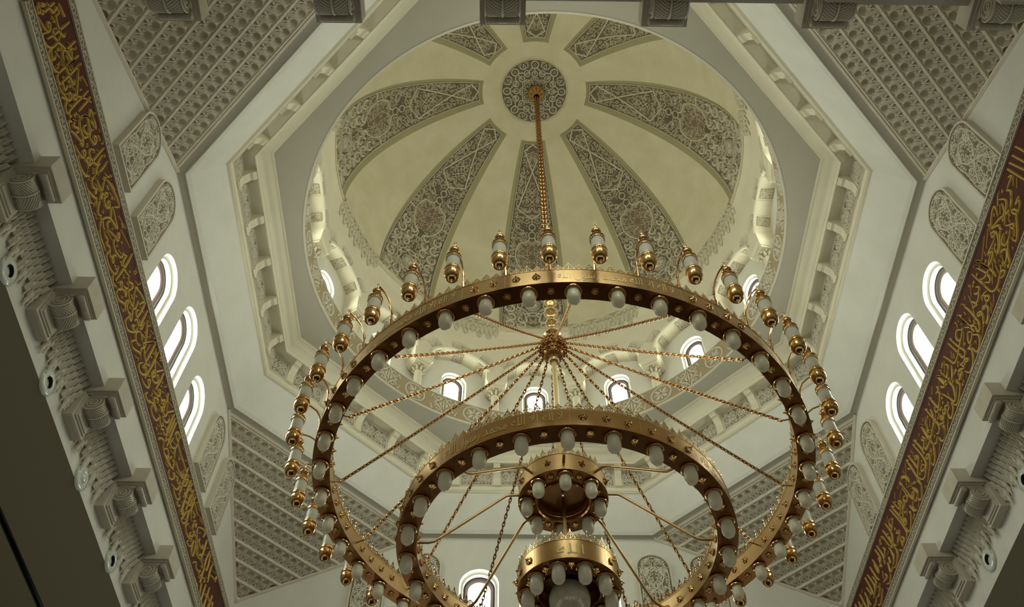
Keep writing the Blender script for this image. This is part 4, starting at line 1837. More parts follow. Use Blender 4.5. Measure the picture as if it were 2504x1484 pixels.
# ---- lower drum with ten bulbs and the big globe
Z0, Z1 = 9.35, 9.74
R4 = ring_band('lower_drum', .84, .5, Z0, Z1, 64)
cresting(R4, (.82,), Z1, .19, .14)
m = MB()
m.lathe([(.52, Z0 - .004), (.52, Z0 - .03), (.50, Z0 - .04), (.485, Z0 - .02), (.48, Z0 + .12), (.46, Z0 + .2), (.02, Z0 + .22)], 48)
part(m, 'sunk_disc', 'dark_brass', R4)
place_many(R4, 'bulb', bulb_mesh(), 'glass', [(pol(D(198 + 36 * k), .67, Z0), (0, 0, 0)) for k in range(10)], 60)
place_many(R4, 'bulb_collar', collar_mesh(), 'gold_soft', [(pol(D(198 + 36 * k), .67, Z0), (0, 0, 0)) for k in range(10)])
place_many(R4, 'underside_stud', stud_mesh(), 'gold_soft', [(pol(D(180 + 36 * k), .67, Z0 - .001), (pi, 0, 0)) for k in range(10)])
place_many(R4, 'side_stud', stud_mesh(), 'gold_soft', [face_out(D(a), .833, (Z0 + Z1) / 2) for a in (128, 108, 90, 72, 232, 252, 270, 288)])
seams(R4, .833, Z0, Z1, [D(a) for a in (137, 225, 45, 315)])
lettering(R4, '\ufeea\ufee0\ufedf\ufe8d', .833, Z0 + .09, .2, [D(181), D(1)], D(30))
m = MB()
m.sphere((0, 0, 9.2), .335, 36, 20)
gl = part(m, 'globe', 'pearl', None, 60)
m = MB()
m.lathe([(.0, 8.80), (.03, 8.81), (.045, 8.85), (.02, 8.88)], 12)
m.lathe([(.15, 9.48), (.16, 9.52), (.13, 9.56)], 20)
part(m, 'globe_finial', 'gold_soft', gl)

# ---- chains from the hub to the outer ring, arms from the upper drum to the inner ring
for k in range(16):
    a = D(22.5 * k)
    m = MB()
    chain_links(m, pol(a, .28, 15.9), pol(a, 4.06, 11.80), .086, .0125, .05)
    c = part(m, 'stay_chain', 'gold_red')
    m = MB()
    m.tube([pol(a, 4.08, 11.79), pol(a, 4.14, 11.775), pol(a, 4.22, 11.77)], .014, 6)
    m.sphere(pol(a, 4.07, 11.79), .028, 8, 6)
    part(m, 'hook', 'gold_soft', c)
for k in range(8):
    a = D(45 * k + 1.5)
    m = MB()
    pts = [pol(a, r, z) for r, z in ((.79, 11.50), (.98, 11.49), (1.04, 11.47), (1.1, 11.42), (2.18, 10.50), (2.26, 10.44), (2.34, 10.42), (2.54, 10.42))]
    m.tube(pts, .027, 10)
    a_ = part(m, 'arm', 'gold')
    m = MB()
    m.sphere(pts[0], .035, 8, 6)
    m.sphere(pts[-1], .035, 8, 6)
    part(m, 'arm_boss', 'gold_soft', a_)


# ---- forty lanterns on the outer ring
def lantern():
    root = empty('lantern')
    root.parent = ch
    # origin on the lantern's axis at height 0 = outer ring top; local y points outwards
    r0 = 4.92
    z = lambda v: v - 11.956
    m = MB()
    m.tube([(0, 4.50 - r0, 0), (0, 4.52 - r0, .12), (0, 4.53 - r0, .28), (0, 4.57 - r0, .44), (0, 4.65 - r0, .57), (0, 4.76 - r0, .655), (0, 4.87 - r0, .69), (0, 0, .69)], .015, 8)
    m.tube([(0, 4.50 - r0, 0), (0, 4.52 - r0, .12)], .026, 8)
    m.tube([(0, 4.53 - r0, .28), (0, 4.55 - r0, .36)], .022, 8)
    m.build('arm', 'gold_red', root)
    m = MB()
    m.lathe([(.0, .755), (.012, .745), (.016, .725), (.009, .71), (.022, .695), (.024, .68), (.012, .66), (.014, .60)], 12)
    for k in range(4):
        m.sphere((.026 * cos(k * pi / 2), .026 * sin(k * pi / 2), .735), .012, 6, 5)
    m.build('finial', 'lace', root)
    m = MB()
    m.sphere((0, 0, z(12.44)), .084, 20, 12, .95)
    m.lathe([(.022, z(12.37)), (.022, z(12.30))], 10)
    m.build('ball', 'gold_red', root)
    m = MB()
    m.lathe([(.022, z(12.31)), (.06, z(12.30)), (.105, z(12.275)), (.124, z(12.25)), (.127, z(12.225)), (.118, z(12.215)), (.122, z(12.195)), (.119, z(12.165)), (.11, z(12.163))], 28)
    t = m.build('top_cap', 'gold_soft', root)
    m = MB()
    for k in range(22):
        a = 2 * pi * k / 22
        m.sphere((.119 * cos(a), .119 * sin(a), z(12.155)), .011, 6, 4)
    m.build('bead_ring', 'lace', t)
    m = MB()
    m.grid(56, 1, lambda u, v: ((.107 + .0018 * cos(28 * 2 * pi * u)) * cos(2 * pi * u), (.107 + .0018 * cos(28 * 2 * pi * u)) * sin(2 * pi * u), lerp(z(11.86), z(12.17), v)), True)
    m.build('glass_cylinder', 'glass_ribbed', root, 60)
    m = MB()
    m.lathe([(.0, z(11.56)), (.04, z(11.565)), (.08, z(11.59)), (.112, z(11.64)), (.127, z(11.70)), (.13, z(11.76)), (.124, z(11.79)), (.132, z(11.80)), (.134, z(11.82)), (.124, z(11.835)), (.126, z(11.86)), (.118, z(11.88)), (.11, z(11.882))], 28)
    cu = m.build('cup', 'gold_soft', root)
    m = MB()
    m.lathe([(.0, z(11.485)), (.01, z(11.495)), (.008, z(11.52)), (.02, z(11.54)), (.026, z(11.555)), (.016, z(11.57))], 10)
    for k in range(4):
        m.sphere((.022 * cos(k * pi / 2), .022 * sin(k * pi / 2), z(11.545)), .012, 6, 5)
    for k in range(26):
        a = 2 * pi * k / 26
        m.add([(.111 * cos(a - .09), .111 * sin(a - .09), z(11.88)), (.111 * cos(a + .09), .111 * sin(a + .09), z(11.88)), (.1115 * cos(a), .1115 * sin(a), z(11.925))], [(0, 1, 2)])
    m.build('drop', 'lace', cu)
    return root


ln0 = lantern()
for k in range(40):
    a = D(175.8 + 9 * k)
    o = ln0 if k == 0 else dup(ln0)
    o.parent = ch
    o.location = pol(a, 4.92, 11.956)
    o.rotation_euler = (0, 0, -a)


# ================================================================ CALLIGRAPHY OF THE TWO BANDS
# brush strokes in the plane of each band: along the wall in centimetres, height in thousandths of the text ground
# M broad stroke, T thin mark, D lozenge dot
STROKES = {
    'right': "M543,911 546,726 548,526;M526,901 534,450;M511,910 523,390;M499,903 508,310;M487,810 493,782 494,742 488,740 478,744 466,736;M465,747 471,661 467,612 452,537 439,501;T497,710 482,632;T499,622 483,532;D458,836;T454,913 448,908;T448,932 429,826;M441,843 447,767 450,687 446,642 437,601 429,585 411,500;M465,600 456,534 444,512 432,550 421,625 409,691 393,748 383,776;M383,776 394,849 409,903 419,916 423,896 421,830 413,731;T444,920 428,833;T435,789 420,705;M439,747 435,674 430,619 421,625;M383,776 397,684 401,624 398,578 402,520;M397,561 385,505 374,446 365,411 356,430 357,502 361,552;M372,674 373,720 378,736 384,696 385,658 385,603 377,515 366,455 350,420;M372,674 379,656 385,658;M456,420 466,425 476,405;M456,420 470,370 460,314 450,308 443,359 441,429 446,441 450,388 449,317 440,293 423,175 410,113 404,119 402,188 404,238;D432,470;D416,583;D403,387;D365,547;D324,634;D345,333;M411,474 420,376 426,321 424,285 419,278 417,336 419,372;T426,477 422,390;M413,340 402,297 387,299 379,348 380,422 391,444 399,435;M394,274 382,235 371,160 364,86 354,65 350,173 342,268;T417,267 407,213;T420,239 409,182;T394,415 384,360;M362,160 371,186 376,263 372,324 364,350 357,323 353,247 354,168;M375,616 361,624 344,646 338,653 344,618 349,574 357,574;M356,594 346,524 337,507 322,524 315,514;T377,873 344,738;T361,900 319,747;T373,765 383,864 383,906 387,885 387,854 383,864;T410,868 411,830 408,840 408,798;M306,884 316,741;M308,862 316,574 318,474;M293,887 303,744;T336,759 331,690;T340,453 341,484 344,458 336,372;T390,158 389,129 386,120;M306,877 315,742;M307,866 315,609 320,402 318,251;M294,869 304,727;M295,859 300,704 306,500 304,373 296,383 290,471;M277,868 280,652 284,377 287,247 298,165 313,150 322,176 335,181 342,135 339,90 329,117 320,178;M346,581 334,568 324,543 310,495 293,543 285,618;M285,618 283,517 284,436;D323,641;D346,333;D267,745;D260,733;D286,731;M363,363 354,285 351,217 343,225 331,185;M373,229 362,171 350,166 353,90 362,76;T333,464 300,284;T334,382 328,223;T337,373 339,457 341,482 344,460 342,440 339,457;M264,657 270,579 263,540 253,594 251,644;M263,540 251,488 236,495 223,548;M232,633 237,532 238,446;M280,354 268,404 267,368 274,287 272,235 264,261 264,334 272,307;M264,261 251,247 243,291 249,295 255,242 254,162 242,110 229,95 223,146;M206,872 212,744;M207,861 213,617 214,405 214,265 209,205;M179,871 189,743;M180,860 184,650 187,472;M187,472 203,341 210,241;M222,340 225,374 234,333 235,290 230,203 217,119;M222,340 229,305 235,290;T235,775 227,572 210,381;T238,683 254,801 251,827 252,854 255,834 254,801;T228,864 221,827;T200,545 197,480;T199,736 198,663;T265,430 254,372;T262,453 255,414;T288,179 275,106 265,80;T253,55 270,165;T309,128 303,124 301,56 308,84;M178,863 186,753;M180,842 184,644 189,428 190,288;M176,570 189,428 207,294 209,221 203,184 197,224 201,318 208,417;M169,638 167,608 154,567 138,538 120,501 103,482 91,524 87,633 78,856;M165,629 155,734 147,735 139,687 141,590 148,564;M122,852 128,786;M123,841 129,585 137,374 132,315 122,352 120,465 111,859;M184,339 178,426 171,430 162,366 160,261 149,289 156,210 150,128 140,57 127,25 113,54 106,167;M184,339 174,300 160,278;M182,301 191,204 192,124 178,41 164,49 161,118 161,196;T234,249 226,171 208,101 189,49;M246,118 238,74 228,87 225,154;T166,558 141,421;D149,416;T169,208 178,189 173,142;M132,315 119,273 107,330 112,234 123,233 125,262 131,232 131,189 127,192 123,241;M116,222 106,230 97,303 88,312 84,224 92,208 96,267;D103,403;D99,388;D85,393;D79,393;M84,224 72,253 64,270;M69,730 72,649 58,587 39,559 31,548;M82,571 73,486 61,432 53,469;M41,846 47,775;M42,835 47,570 49,378;M27,838 34,755;M28,826 34,633 38,484;T72,793 51,682;D61,807;D56,794;T105,707 93,635;T108,638 96,585;T110,587 104,585 102,540;T102,99 91,46;D85,105;T27,748 20,726;T158,750 163,825 161,861 163,860 164,833;T171,809 171,776;T204,530 197,519 198,468;T174,716 173,690 172,668;M40,849 47,751;M41,837 46,591 51,349 43,206 35,140 27,175 22,311 9,548;M25,851 33,757;M26,840 31,607 33,547;M68,616 52,556 33,547 22,584 19,655;M79,509 67,426 56,443 53,527;M69,322 69,257 71,172 59,101 38,46 27,78 23,187;D59,364;M97,258 89,311 84,294 89,229 97,258 92,199 79,220 68,318;D83,406;D85,110;D79,97;T103,100 91,45;M6,758 9,720 4,672 -6,707;M2,679 3,599 -12,526 -26,482 -37,507 -39,584;M-34,854 -26,769;M-32,842 -29,643 -22,400;M-66,855 -58,769;M-64,843 -59,614 -54,391 -56,287 -66,247 -74,303;M-72,688 -85,682 -94,590 -89,490 -76,442 -60,496 -51,625 -51,716;M-111,859 -102,756;M-109,847 -108,624 -108,473;M-50,447 -66,423 -91,426 -109,464;M12,320 7,277 -3,334 -11,274 -20,292 -17,357 -10,331;M-20,292 -29,253 -30,350 -37,346 -33,266;M-33,266 -35,220 -49,242 -49,290 -43,275 -40,187 -49,99 -63,54;M20,218 15,120 0,68 -8,84 -10,160 -5,222;D3,492;D-3,425;D-16,418;D-34,416;D-43,409;D5,223;D-1,218;D-131,777;D-72,703;T63,243 43,148;T-5,892 -20,803;T10,606 0,563;T-14,154 -39,39;T19,112 4,56;T-68,633 -83,548;T-79,777 -96,693;T-39,804 -46,802 -44,754;T-50,466 -37,581 -38,616 -34,613 -34,578;T31,397 26,387 26,339;T25,742 16,708;T-88,838 -94,799;M-120,647 -129,655;M-110,850 -101,747;M-109,838 -104,521 -104,302;M-58,426 -85,413 -111,407 -132,412 -134,499;M-128,667 -129,622 -122,569 -120,618 -128,667;M-120,577 -125,551 -146,481;M-88,676 -96,573 -90,492 -75,453 -65,493;M-157,870 -148,765;M-156,858 -147,573 -147,421;M-168,845 -161,768;M-167,833 -158,512 -158,300 -167,228 -187,185 -201,252 -210,396;M-205,873 -198,791;M-203,861 -197,591 -195,444;M-220,889 -211,794;M-218,877 -214,575 -213,378;M-229,749 -221,656;M-186,621 -182,660 -175,622 -176,539 -194,453 -219,363 -258,554 -267,610;M-186,621 -177,592;M-165,316 -175,386 -186,344 -179,288 -165,276 -165,316;M-148,297 -146,349 -136,331 -134,269 -146,181 -167,110 -185,45;M-148,297 -138,283;M-50,293 -48,233 -40,246;M-40,216 -47,118 -61,54 -72,96 -73,197;M-97,267 -103,271 -112,182 -125,86 -137,67 -141,157;M-99,258 -88,211 -76,248;T-82,142 -86,102 -106,33;T-110,526 -130,445;T-114,277 -127,208;T-123,319 -127,313 -124,271;T-179,824 -187,833 -185,788;T-179,770 -189,719;T-169,461 -169,421 -175,426;T-204,330 -210,319 -208,272;T-24,118 -39,46;T-244,872 -251,852 -249,801;T-226,874 -240,792 -266,614;T-201,97 -202,53 -196,54;T-84,363 -85,324 -90,329;T-117,333 -124,271;D-131,773;D-195,336;M-289,798 -282,857 -267,841 -253,752 -246,627 -248,555;M-282,835 -281,672 -274,463;M-264,602 -250,442 -241,290 -241,209;M-213,378 -214,217 -227,97;M-285,787 -285,852 -274,857 -261,784 -251,672 -249,559;M-285,830 -278,597 -270,349 -263,189;M-268,614 -235,437 -216,353;M-268,614 -244,383 -238,240 -251,180 -263,209 -267,284;M-216,374 -215,201 -230,72 -242,77 -246,155;M-253,370 -264,344 -265,261 -252,334 -253,370;M-265,261 -280,212 -280,110 -269,72;M-285,722 -282,569 -284,454 -295,449 -302,534 -296,571 -286,525;M-304,525 -316,493 -322,477 -308,455 -298,477;M-361,840 -350,729;M-346,842 -337,587 -327,600 -327,665 -320,663 -318,591 -335,510 -351,481 -335,382 -329,462;M-374,858 -360,532 -352,280 -351,113 -365,50;M-362,835 -348,478 -342,210;M-290,313 -286,176 -281,101;M-298,226 -311,124 -331,47 -344,97 -345,191;M-302,261 -301,208;M-335,319 -338,279 -339,333 -332,316 -333,244 -338,196;M-421,852 -413,578 -422,432 -440,414 -449,498;M-445,852 -436,620 -431,419;M-463,835 -453,612 -443,395;M-391,757 -404,724 -400,610 -384,662 -384,706;M-395,595 -413,578;M-382,400 -392,408 -384,348 -377,364 -388,277 -412,264 -422,293;M-377,215 -389,183 -378,101 -373,150 -377,215;M-381,103 -398,64;T-322,895 -335,819;T-293,719 -312,672;T-247,126 -261,50;T-303,361 -318,290;T-396,862 -412,810;T-475,858 -485,776;T-470,819 -481,750;T-298,865 -302,859 -301,824;T-200,94 -201,49 -196,62;T-339,796 -334,736;T-326,480 -322,372;D-317,362;D-290,85;D-298,72;D-431,649;D-390,487;M-460,805 -450,507 -433,363 -419,446;M-429,584 -425,357 -409,263 -392,319;M-501,868 -493,554 -500,404;M-517,883 -510,605 -530,536;M-549,849 -542,570 -547,489;M-456,777 -449,411 -451,203 -467,156;M-425,311 -426,161 -450,64 -468,100;M-386,211 -391,90 -403,65 -412,151;M-485,345 -491,162 -469,146;M-576,848 -566,529 -555,386;M-604,847 -592,536 -596,429;M-621,887 -614,566 -616,444;M-518,299 -517,204 -542,257;M-494,141 -512,60 -529,130;M-550,737 -549,527;M-582,652 -577,464 -604,411 -619,373;M-560,354 -586,253 -599,274;M-558,209 -595,92 -609,161;M-634,720 -622,461;M-653,722 -651,508 -646,369;M-682,861 -676,526 -676,414;M-704,815 -701,659 -684,646;M-729,900 -721,598;M-604,302 -621,253 -635,275;M-651,620 -663,380 -648,248;M-477,650 -474,563 -501,453;M-471,381 -475,255;M-516,672 -522,481;M-576,366 -571,290 -584,263;T-471,841 -479,737;T-478,847 -487,769;T-420,100 -431,85;T-441,265 -448,200;T-460,444 -471,429;T-525,411 -535,299;T-578,513 -601,397;T-659,855 -671,814;T-536,88 -535,41;T-629,528 -639,498;T-623,183 -640,110;T-607,124 -627,30",
    'left': "M-807,159 -802,145 -794,154 -788,214 -791,226 -793,136 -793,70 -799,79 -804,145;M-802,192 -802,247 -798,317 -797,298 -799,231 -802,192;M-793,591 -791,419 -788,214;M-800,381 -789,432 -781,488 -783,568 -785,614 -777,636 -775,696;M-775,696 -775,601 -773,535 -764,516 -750,534 -743,571 -739,614 -743,670;M-789,705 -775,746 -765,788;M-754,874 -753,741 -752,539 -751,322 -752,119;M-790,37 -778,88 -765,157 -760,203 -762,272 -769,315 -773,276 -770,227 -765,237;D-776,409;D-770,433;M-760,191 -762,90 -761,26 -752,25 -743,77 -737,162 -736,273 -739,408 -744,502;M-757,459 -759,386 -754,327 -746,347 -736,419 -724,528 -718,576 -707,610 -701,645 -713,715 -716,666 -711,630;M-719,581 -722,901;T-729,679 -717,748 -711,823 -711,889 -714,877 -713,844;M-736,159 -734,67 -727,33 -712,41;M-735,174 -730,130 -721,130 -719,181 -723,233;D-729,326;T-732,373 -724,410 -724,458 -727,435 -726,404;T-729,251 -714,337;M-719,605 -721,492 -716,431 -707,422 -697,422;M-699,884 -697,654 -696,443;T-712,519 -699,574;D-709,341;D-705,344;T-710,208 -706,238 -709,274 -711,259;M-684,903 -684,743;T-776,25 -767,59;M-709,429 -698,425 -683,453 -664,512 -670,581;M-697,749 -697,593 -697,394 -696,196;M-724,69 -713,63 -703,107 -696,193;D-710,345;D-704,355;T-709,149 -703,179 -704,231 -708,241 -710,214;M-683,895 -683,681 -681,440 -680,140;M-696,193 -694,126 -687,100 -680,140 -678,228;M-678,228 -672,210 -666,246 -670,323;D-674,387;D-667,379;T-692,546 -689,520 -687,547 -687,573 -685,550;T-692,607 -686,623;T-703,550 -698,564;T-688,254 -684,272 -687,310;M-680,772 -667,684 -652,573 -643,504 -642,429 -648,407 -649,463 -644,520 -633,707 -617,905;T-666,841 -645,929;T-663,729 -666,734 -665,792 -660,754;T-647,652 -649,688 -646,730;T-668,441 -655,508;M-681,75 -670,114 -651,219 -647,287 -650,355 -657,349 -657,297 -650,276;T-663,205 -658,243 -660,276;T-670,56 -668,56;M-638,894 -636,668 -635,397 -633,208 -631,133;M-662,63 -656,143 -650,178 -644,111 -636,95 -630,143;M-626,920 -623,714 -621,435;T-644,222 -637,265 -638,297 -640,252;M-632,187 -623,155 -615,196 -617,228;D-621,288;D-621,355;D-615,299;T-616,397 -612,416 -616,446;M-602,392 -609,451 -607,580 -600,684 -583,795;M-609,812 -598,712;M-609,812 -600,837 -581,829;T-609,651 -592,629;T-601,883 -595,928 -597,954;M-625,205 -621,158 -615,207 -619,111 -616,59 -607,63;M-615,207 -610,235 -609,188 -601,255 -598,303 -593,265 -594,218 -597,223;M-602,636 -589,615 -577,582 -573,507 -577,405 -589,357 -601,373 -607,443 -607,577 -598,698 -586,757 -571,840;M-595,841 -582,850 -571,840;M-600,642 -583,655 -575,628 -572,560 -582,482 -590,454 -593,498 -591,570;T-580,684 -574,710 -576,750;T-592,408 -585,430;D-614,300;T-615,392 -612,416;T-568,928 -561,936;M-606,57 -598,134 -587,212 -576,264 -567,296 -573,340 -577,324 -574,253 -575,205;T-562,397 -559,407 -560,455 -564,446 -562,397;M-572,558 -561,600 -552,658 -554,738 -559,767 -564,731 -561,686 -553,675;D-558,842;D-552,851;T-544,883 -539,932 -544,957;M-581,51 -567,108 -551,191 -552,305 -557,317 -559,287 -557,235 -548,229;M-548,229 -537,282 -528,281 -535,370 -542,365 -543,299 -535,304;M-532,930 -532,747 -530,505 -528,281;M-546,584 -551,494 -547,432 -537,426 -525,505 -519,562 -522,695 -524,812;T-541,545 -545,550 -543,610 -539,607 -540,570;T-542,696 -537,711;T-523,854 -517,885 -521,920;M-507,926 -504,726 -504,487 -506,295 -514,197;M-516,666 -514,539 -507,459 -496,447;T-494,738 -481,823 -478,918 -481,921 -481,872;M-560,102 -557,59 -540,56 -525,111 -518,175 -522,264 -518,203 -510,229;T-519,361 -515,414 -513,388 -514,352 -510,402;T-522,406 -516,448;M-485,632 -487,703 -479,751;M-522,247 -513,224 -503,280 -496,258 -488,299 -483,341 -479,293 -482,267 -485,309;M-503,595 -503,455 -504,328;M-504,450 -489,443 -471,491 -465,502;M-487,687 -480,618 -470,486 -459,316 -450,213 -443,204 -437,270;M-487,687 -474,791 -455,873 -435,922 -421,929 -417,894 -427,742;M-513,81 -500,68 -483,167 -471,238 -460,184 -471,281 -469,217;M-465,502 -455,578 -458,651 -462,612 -460,545 -451,484 -441,505 -434,572 -439,640 -445,629 -443,561 -436,567;M-463,333 -462,414 -466,480;T-495,350 -474,434;T-466,886 -449,949;T-457,736 -434,843;D-470,699;D-465,709;D-444,741;T-443,330 -436,365 -442,398;M-430,657 -415,548;M-430,657 -426,697 -401,685 -387,673 -398,610 -414,543 -423,440 -428,295 -427,176 -415,98;M-437,270 -434,226 -424,262 -417,239 -406,236;T-404,825 -367,964;D-385,847;D-379,852;M-412,503 -414,408 -406,368 -395,411;T-399,479 -394,512 -397,544;T-473,72 -470,123 -465,153 -463,116;T-455,72 -449,113 -443,106 -437,144;M-496,62 -478,57 -472,82;T-493,745 -482,830 -476,937 -481,916;M-419,106 -410,71 -393,82 -376,104;M-413,255 -403,220 -389,261 -384,204 -374,257 -366,227 -359,203 -353,246;M-345,205 -353,246 -352,319 -350,370 -344,369;M-345,205 -343,255 -351,296;T-405,314 -378,412;M-406,364 -392,440 -377,540 -369,562 -366,606 -373,691 -377,665 -373,615 -365,620;T-378,779 -328,940;D-357,679;M-375,517 -373,431 -363,407 -351,433 -334,532 -334,629 -337,674;T-363,484 -358,521 -364,536;T-352,517 -338,588;M-337,674 -331,658 -325,727 -323,604 -318,544 -303,560 -286,635;M-315,953 -311,765 -310,531 -310,154;D-328,479;D-321,487;D-335,263;D-328,268;M-369,214 -368,107 -359,71 -343,87 -324,170 -320,271 -326,379;M-324,181 -321,91 -310,64 -293,154;M-286,648 -285,593 -277,586 -268,670 -261,681 -259,607 -266,626;D-293,688;T-284,963 -278,932 -281,875 -276,847 -273,969 -275,975;T-266,796 -250,883 -246,969 -252,928;T-298,405 -297,464 -301,467 -301,438;T-295,451 -294,496;T-303,192 -300,257 -302,252;M-289,259 -295,276 -296,328 -291,350 -287,314;T-284,491 -269,560;M-283,372 -273,432 -271,500;M-251,717 -251,786 -244,816;M-306,95 -291,170 -284,271 -287,307;M-283,283 -275,339 -263,335 -268,396 -275,368;T-276,199 -268,217 -269,258;M-292,141 -287,71 -272,100 -255,227 -246,230 -241,184;M-252,243 -253,347 -248,385 -243,294 -232,284 -223,335 -221,275 -210,313 -224,476 -244,653 -251,759;M-251,759 -231,878 -208,938 -211,844 -215,720;M-262,579 -263,485 -252,440 -231,477 -218,561 -224,734;D-251,532;D-245,534;D-237,696;D-234,378;M-202,975 -198,701 -201,402;T-211,735 -189,816;T-257,94 -247,118 -243,146 -247,158 -249,128;M-223,248 -224,121 -211,86 -196,169 -180,355 -179,488 -175,646;M-183,334 -196,284 -197,342 -190,336;M-207,678 -211,578 -203,514 -183,508 -169,577 -172,755;M-183,975 -180,782 -179,526 -181,358;T-191,554 -190,601 -185,559 -187,604;T-194,396 -189,423 -192,439;M-167,884 -154,784 -140,651 -130,557;T-171,955 -161,975;T-160,950 -142,975;T-155,887 -153,857 -150,933 -150,880;T-142,892 -124,975;M-169,504 -176,400 -174,319 -162,290 -144,402;M-169,504 -158,514 -150,486 -151,512;D-156,558;D-150,574;T-157,655 -151,676 -153,690;T-141,716 -132,794 -132,854 -137,805;T-185,140 -181,135;M-167,279 -174,144 -167,108;M-105,975 -102,916;M-141,509 -128,681 -107,948;T-120,943 -113,975 -117,975;M-174,142 -167,103 -152,175 -135,292 -121,287 -127,302;M-131,303 -136,403 -130,481 -119,439 -112,417 -99,419 -86,495 -91,563;M-163,272 -150,342 -144,412;M-145,492 -136,476 -130,520 -130,614 -110,902 -137,522;T-117,483 -117,745;M-104,975 -102,776 -101,504 -101,246;D-94,653;T-97,748 -90,790 -96,822;M-93,923 -81,819 -67,720 -52,634 -51,566 -57,521 -61,583 -54,642;M-80,975 -78,797 -76,555 -78,223;T-68,823 -43,942;D-65,975;D-59,968;M-33,975 -53,696;M-61,681 -64,524 -53,480 -36,561 -30,668 -38,733 -45,693 -40,644;T-72,415 -69,377 -63,461;M-110,314 -117,191 -111,119 -94,167 -82,286 -87,369 -95,359 -92,287;T-146,105 -134,161 -130,212 -126,170 -130,175;M-89,120 -72,149 -51,258 -54,368 -60,387 -64,313 -56,283;M-26,975 -23,812 -24,492;D-15,806;D-12,737;T-1,827 9,960 4,968;M-34,392 -19,459 -1,558 -4,660 -13,628 -9,565;D-29,332;D4,737;T-33,266 -23,324;M-45,200 -48,104 -37,98 -18,179;M-17,371 -7,293;M-17,371 2,498 4,409;M4,612 16,624 25,741 24,622;M26,949 37,802;T13,809 27,837;T41,975 49,973 49,975;M-36,105 -17,226 -3,285 15,316 -2,339 -12,357;M-5,434 6,491 4,424;M-9,242 -4,153 11,144 31,223 36,361 29,378;M10,593 19,583 28,657 31,599 33,500 25,524 34,619 41,645;M20,596 36,654 34,747 25,714;T14,385 25,424;T37,882 44,823 55,689;M55,689 78,975;T44,884 69,975;D15,484;D34,704;M41,645 42,552 55,582 58,674 52,623;M50,591 51,499 64,529 76,630 75,725 66,732;T73,824 80,851;M86,975 87,786 90,545 96,449;M98,975 99,804 100,533;M110,975 111,777 116,345;M39,421 46,342 59,349 63,430 54,400;M59,349 64,318 73,390 81,365 93,444 102,518;M93,444 102,368 95,343;M75,125 74,174 86,271 96,272 108,181;D43,152;D48,154;D73,475;D70,259;T38,202 53,276;T59,139 64,194 58,184;T81,471 85,576;T126,975 142,975;T128,975 138,975;M156,975 156,975 140,933 131,917 129,808 145,809 154,798;M148,907 154,798 152,648 133,509 124,521 126,690;M154,798 177,804 208,806;M153,662 160,555 178,515;T130,643 146,707;D128,441;T136,450 155,517;T180,975 188,975 190,975;M108,181 126,197 145,234;M109,194 119,329 134,349 139,253 124,213;M151,267 151,405 169,431;T181,729 187,692 191,744;M109,435 109,500;M131,188 157,250 184,357;M151,377 151,282 164,296;M155,418 172,453 180,360;T136,131 159,191;M167,530 179,523 212,558 238,617 227,759;M220,654 228,603 237,700 228,728;M197,820 231,836 287,842 336,849 382,832;M245,975 248,781 254,295;T248,856 276,975;T185,679 189,677 192,729;T214,910 223,959 221,975;M168,228 171,139 185,144 200,258 199,355 191,338 196,283;M199,355 217,434 219,372 211,377;T198,453 223,541;M229,480 256,580 268,707 263,789 255,738 260,680;M199,127 222,213 237,307 240,435 231,440 230,372;M214,167 228,149 250,177 264,285 261,352;T262,541 272,601;T248,361 258,470 266,441;M283,975 283,763 297,217 282,168;M294,975 290,719;M277,599 283,508 304,526 326,650 323,803;M313,975 312,682 314,417;M335,975 338,732 342,599 357,556 370,580;T294,644 300,605 307,718 294,692;T273,444 279,460 277,496;T272,306 284,351;M261,207 261,154 273,175 279,262;M281,199 291,161 307,257 302,338;T349,935 383,975;D324,931;D355,975;M331,565 336,424 341,341;M322,467 312,175 314,112;T381,892 418,975;M346,678 366,716 368,648;T319,232 334,339;M307,129 323,155 337,265 339,379;M351,540 369,586 384,710;T398,871 428,975;T405,975 421,975;M352,378 344,248 357,190 379,228 395,312;M379,629 380,512 394,477 419,534 426,436;M382,610 395,635 392,713;T360,380 374,422;M407,729 417,603 435,513 453,363 488,476;M407,729 438,926 458,972 454,819;M380,381 382,290 394,370 398,260;M395,312 398,449 399,557;M383,200 383,119 400,169 413,297 412,413 421,191 437,194 436,311 421,524;T423,680 435,801;M440,681 445,591 471,650 469,748;M482,975 486,790 488,506;D501,896;M522,975 518,695 524,530;M531,975 541,787 541,601 524,530;M443,516 460,434 475,504 478,575;T489,645 513,789;M450,107 465,256 478,198 496,249 516,231 506,180;M483,449 503,494 510,444 498,411;M566,975 564,751 573,506;M524,530 527,334 530,191;T545,885 561,967;T576,863 605,975;M571,704 619,897;M615,975 617,841;M507,352 504,250 523,303 518,394;T549,482 571,581;M532,355 549,419 551,346;M495,549 501,566;M486,25 518,25 556,25;M514,70 527,25 557,25;M539,253 551,49 558,25;M567,421 571,27 582,25;M595,542 599,139 601,25;M557,25 588,25 605,97;M601,371 625,329 618,128;T502,25 522,25;T569,223 598,265;M628,568 632,158 623,25;M645,515 656,373 687,417;D581,265;D624,404;T641,351 664,384",
}


def smooth(pts, n=5):
    if len(pts) < 3:
        return pts
    P = [pts[0]] + pts + [pts[-1]]
    out = []
    for i in range(1, len(P) - 2):
        p0, p1, p2, p3 = P[i - 1], P[i], P[i + 1], P[i + 2]
        for k in range(n):
            t = k / n
            out.append(tuple(.5 * (2 * p1[j] + (p2[j] - p0[j]) * t + (2 * p0[j] - 5 * p1[j] + 4 * p2[j] - p3[j]) * t * t + (3 * p1[j] - p0[j] - 3 * p2[j] + p3[j]) * t ** 3) for j in (0, 1)))
    out.append(pts[-1])
    return out


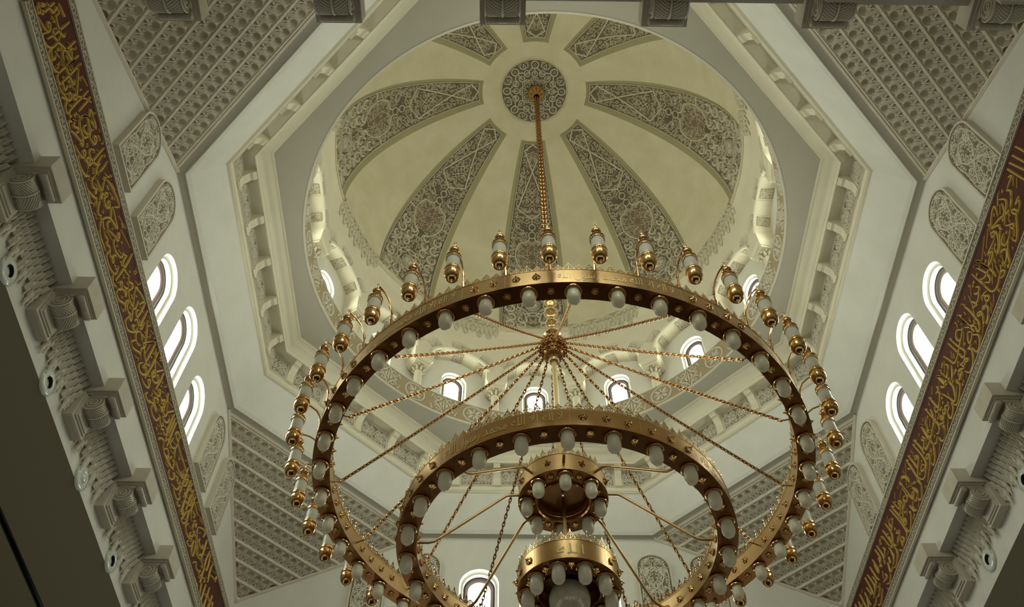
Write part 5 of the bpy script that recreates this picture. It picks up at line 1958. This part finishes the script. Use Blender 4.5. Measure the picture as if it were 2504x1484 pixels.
for wall, band in (('left', band_l), ('right', band_r)):
    m = MB()
    fn = lambda x, y, h: wf(x, y, .07 + h)
    for s in STROKES[wall].split(';'):
        kind, pts = s[0], [tuple(map(float, q.split(','))) for q in s[1:].split()]
        pts = [(a / 100, .215 + b / 1000 * BAND_TXT[wall]) for a, b in pts]
        if kind == 'D':
            x, y = pts[0]
            m.ribbon([(x - .035, y - .02), (x - .0, y), (x + .035, y + .02)], [.012, .06, .012], .03, fn, -.002)
            continue
        c = smooth(pts, 5)
        n = len(c)
        wd = .046 if kind == 'M' else .02
        ws = [wd * (.45 + .75 * sin(pi * (k + .8) / (n + .6)) ** .6) for k in range(n)]
        m.ribbon(c, ws, .03 if kind == 'M' else .022, fn, -.002, .5)
    m.build('calligraphy', 'gilt', band, 0)


# ---------------------------------------------------------------- the camera's eye height is added to everything built above
for o in list(SC.objects):
    if o.parent is None and o.type in ('MESH', 'EMPTY', 'LIGHT'):
        o.location.z += EYE
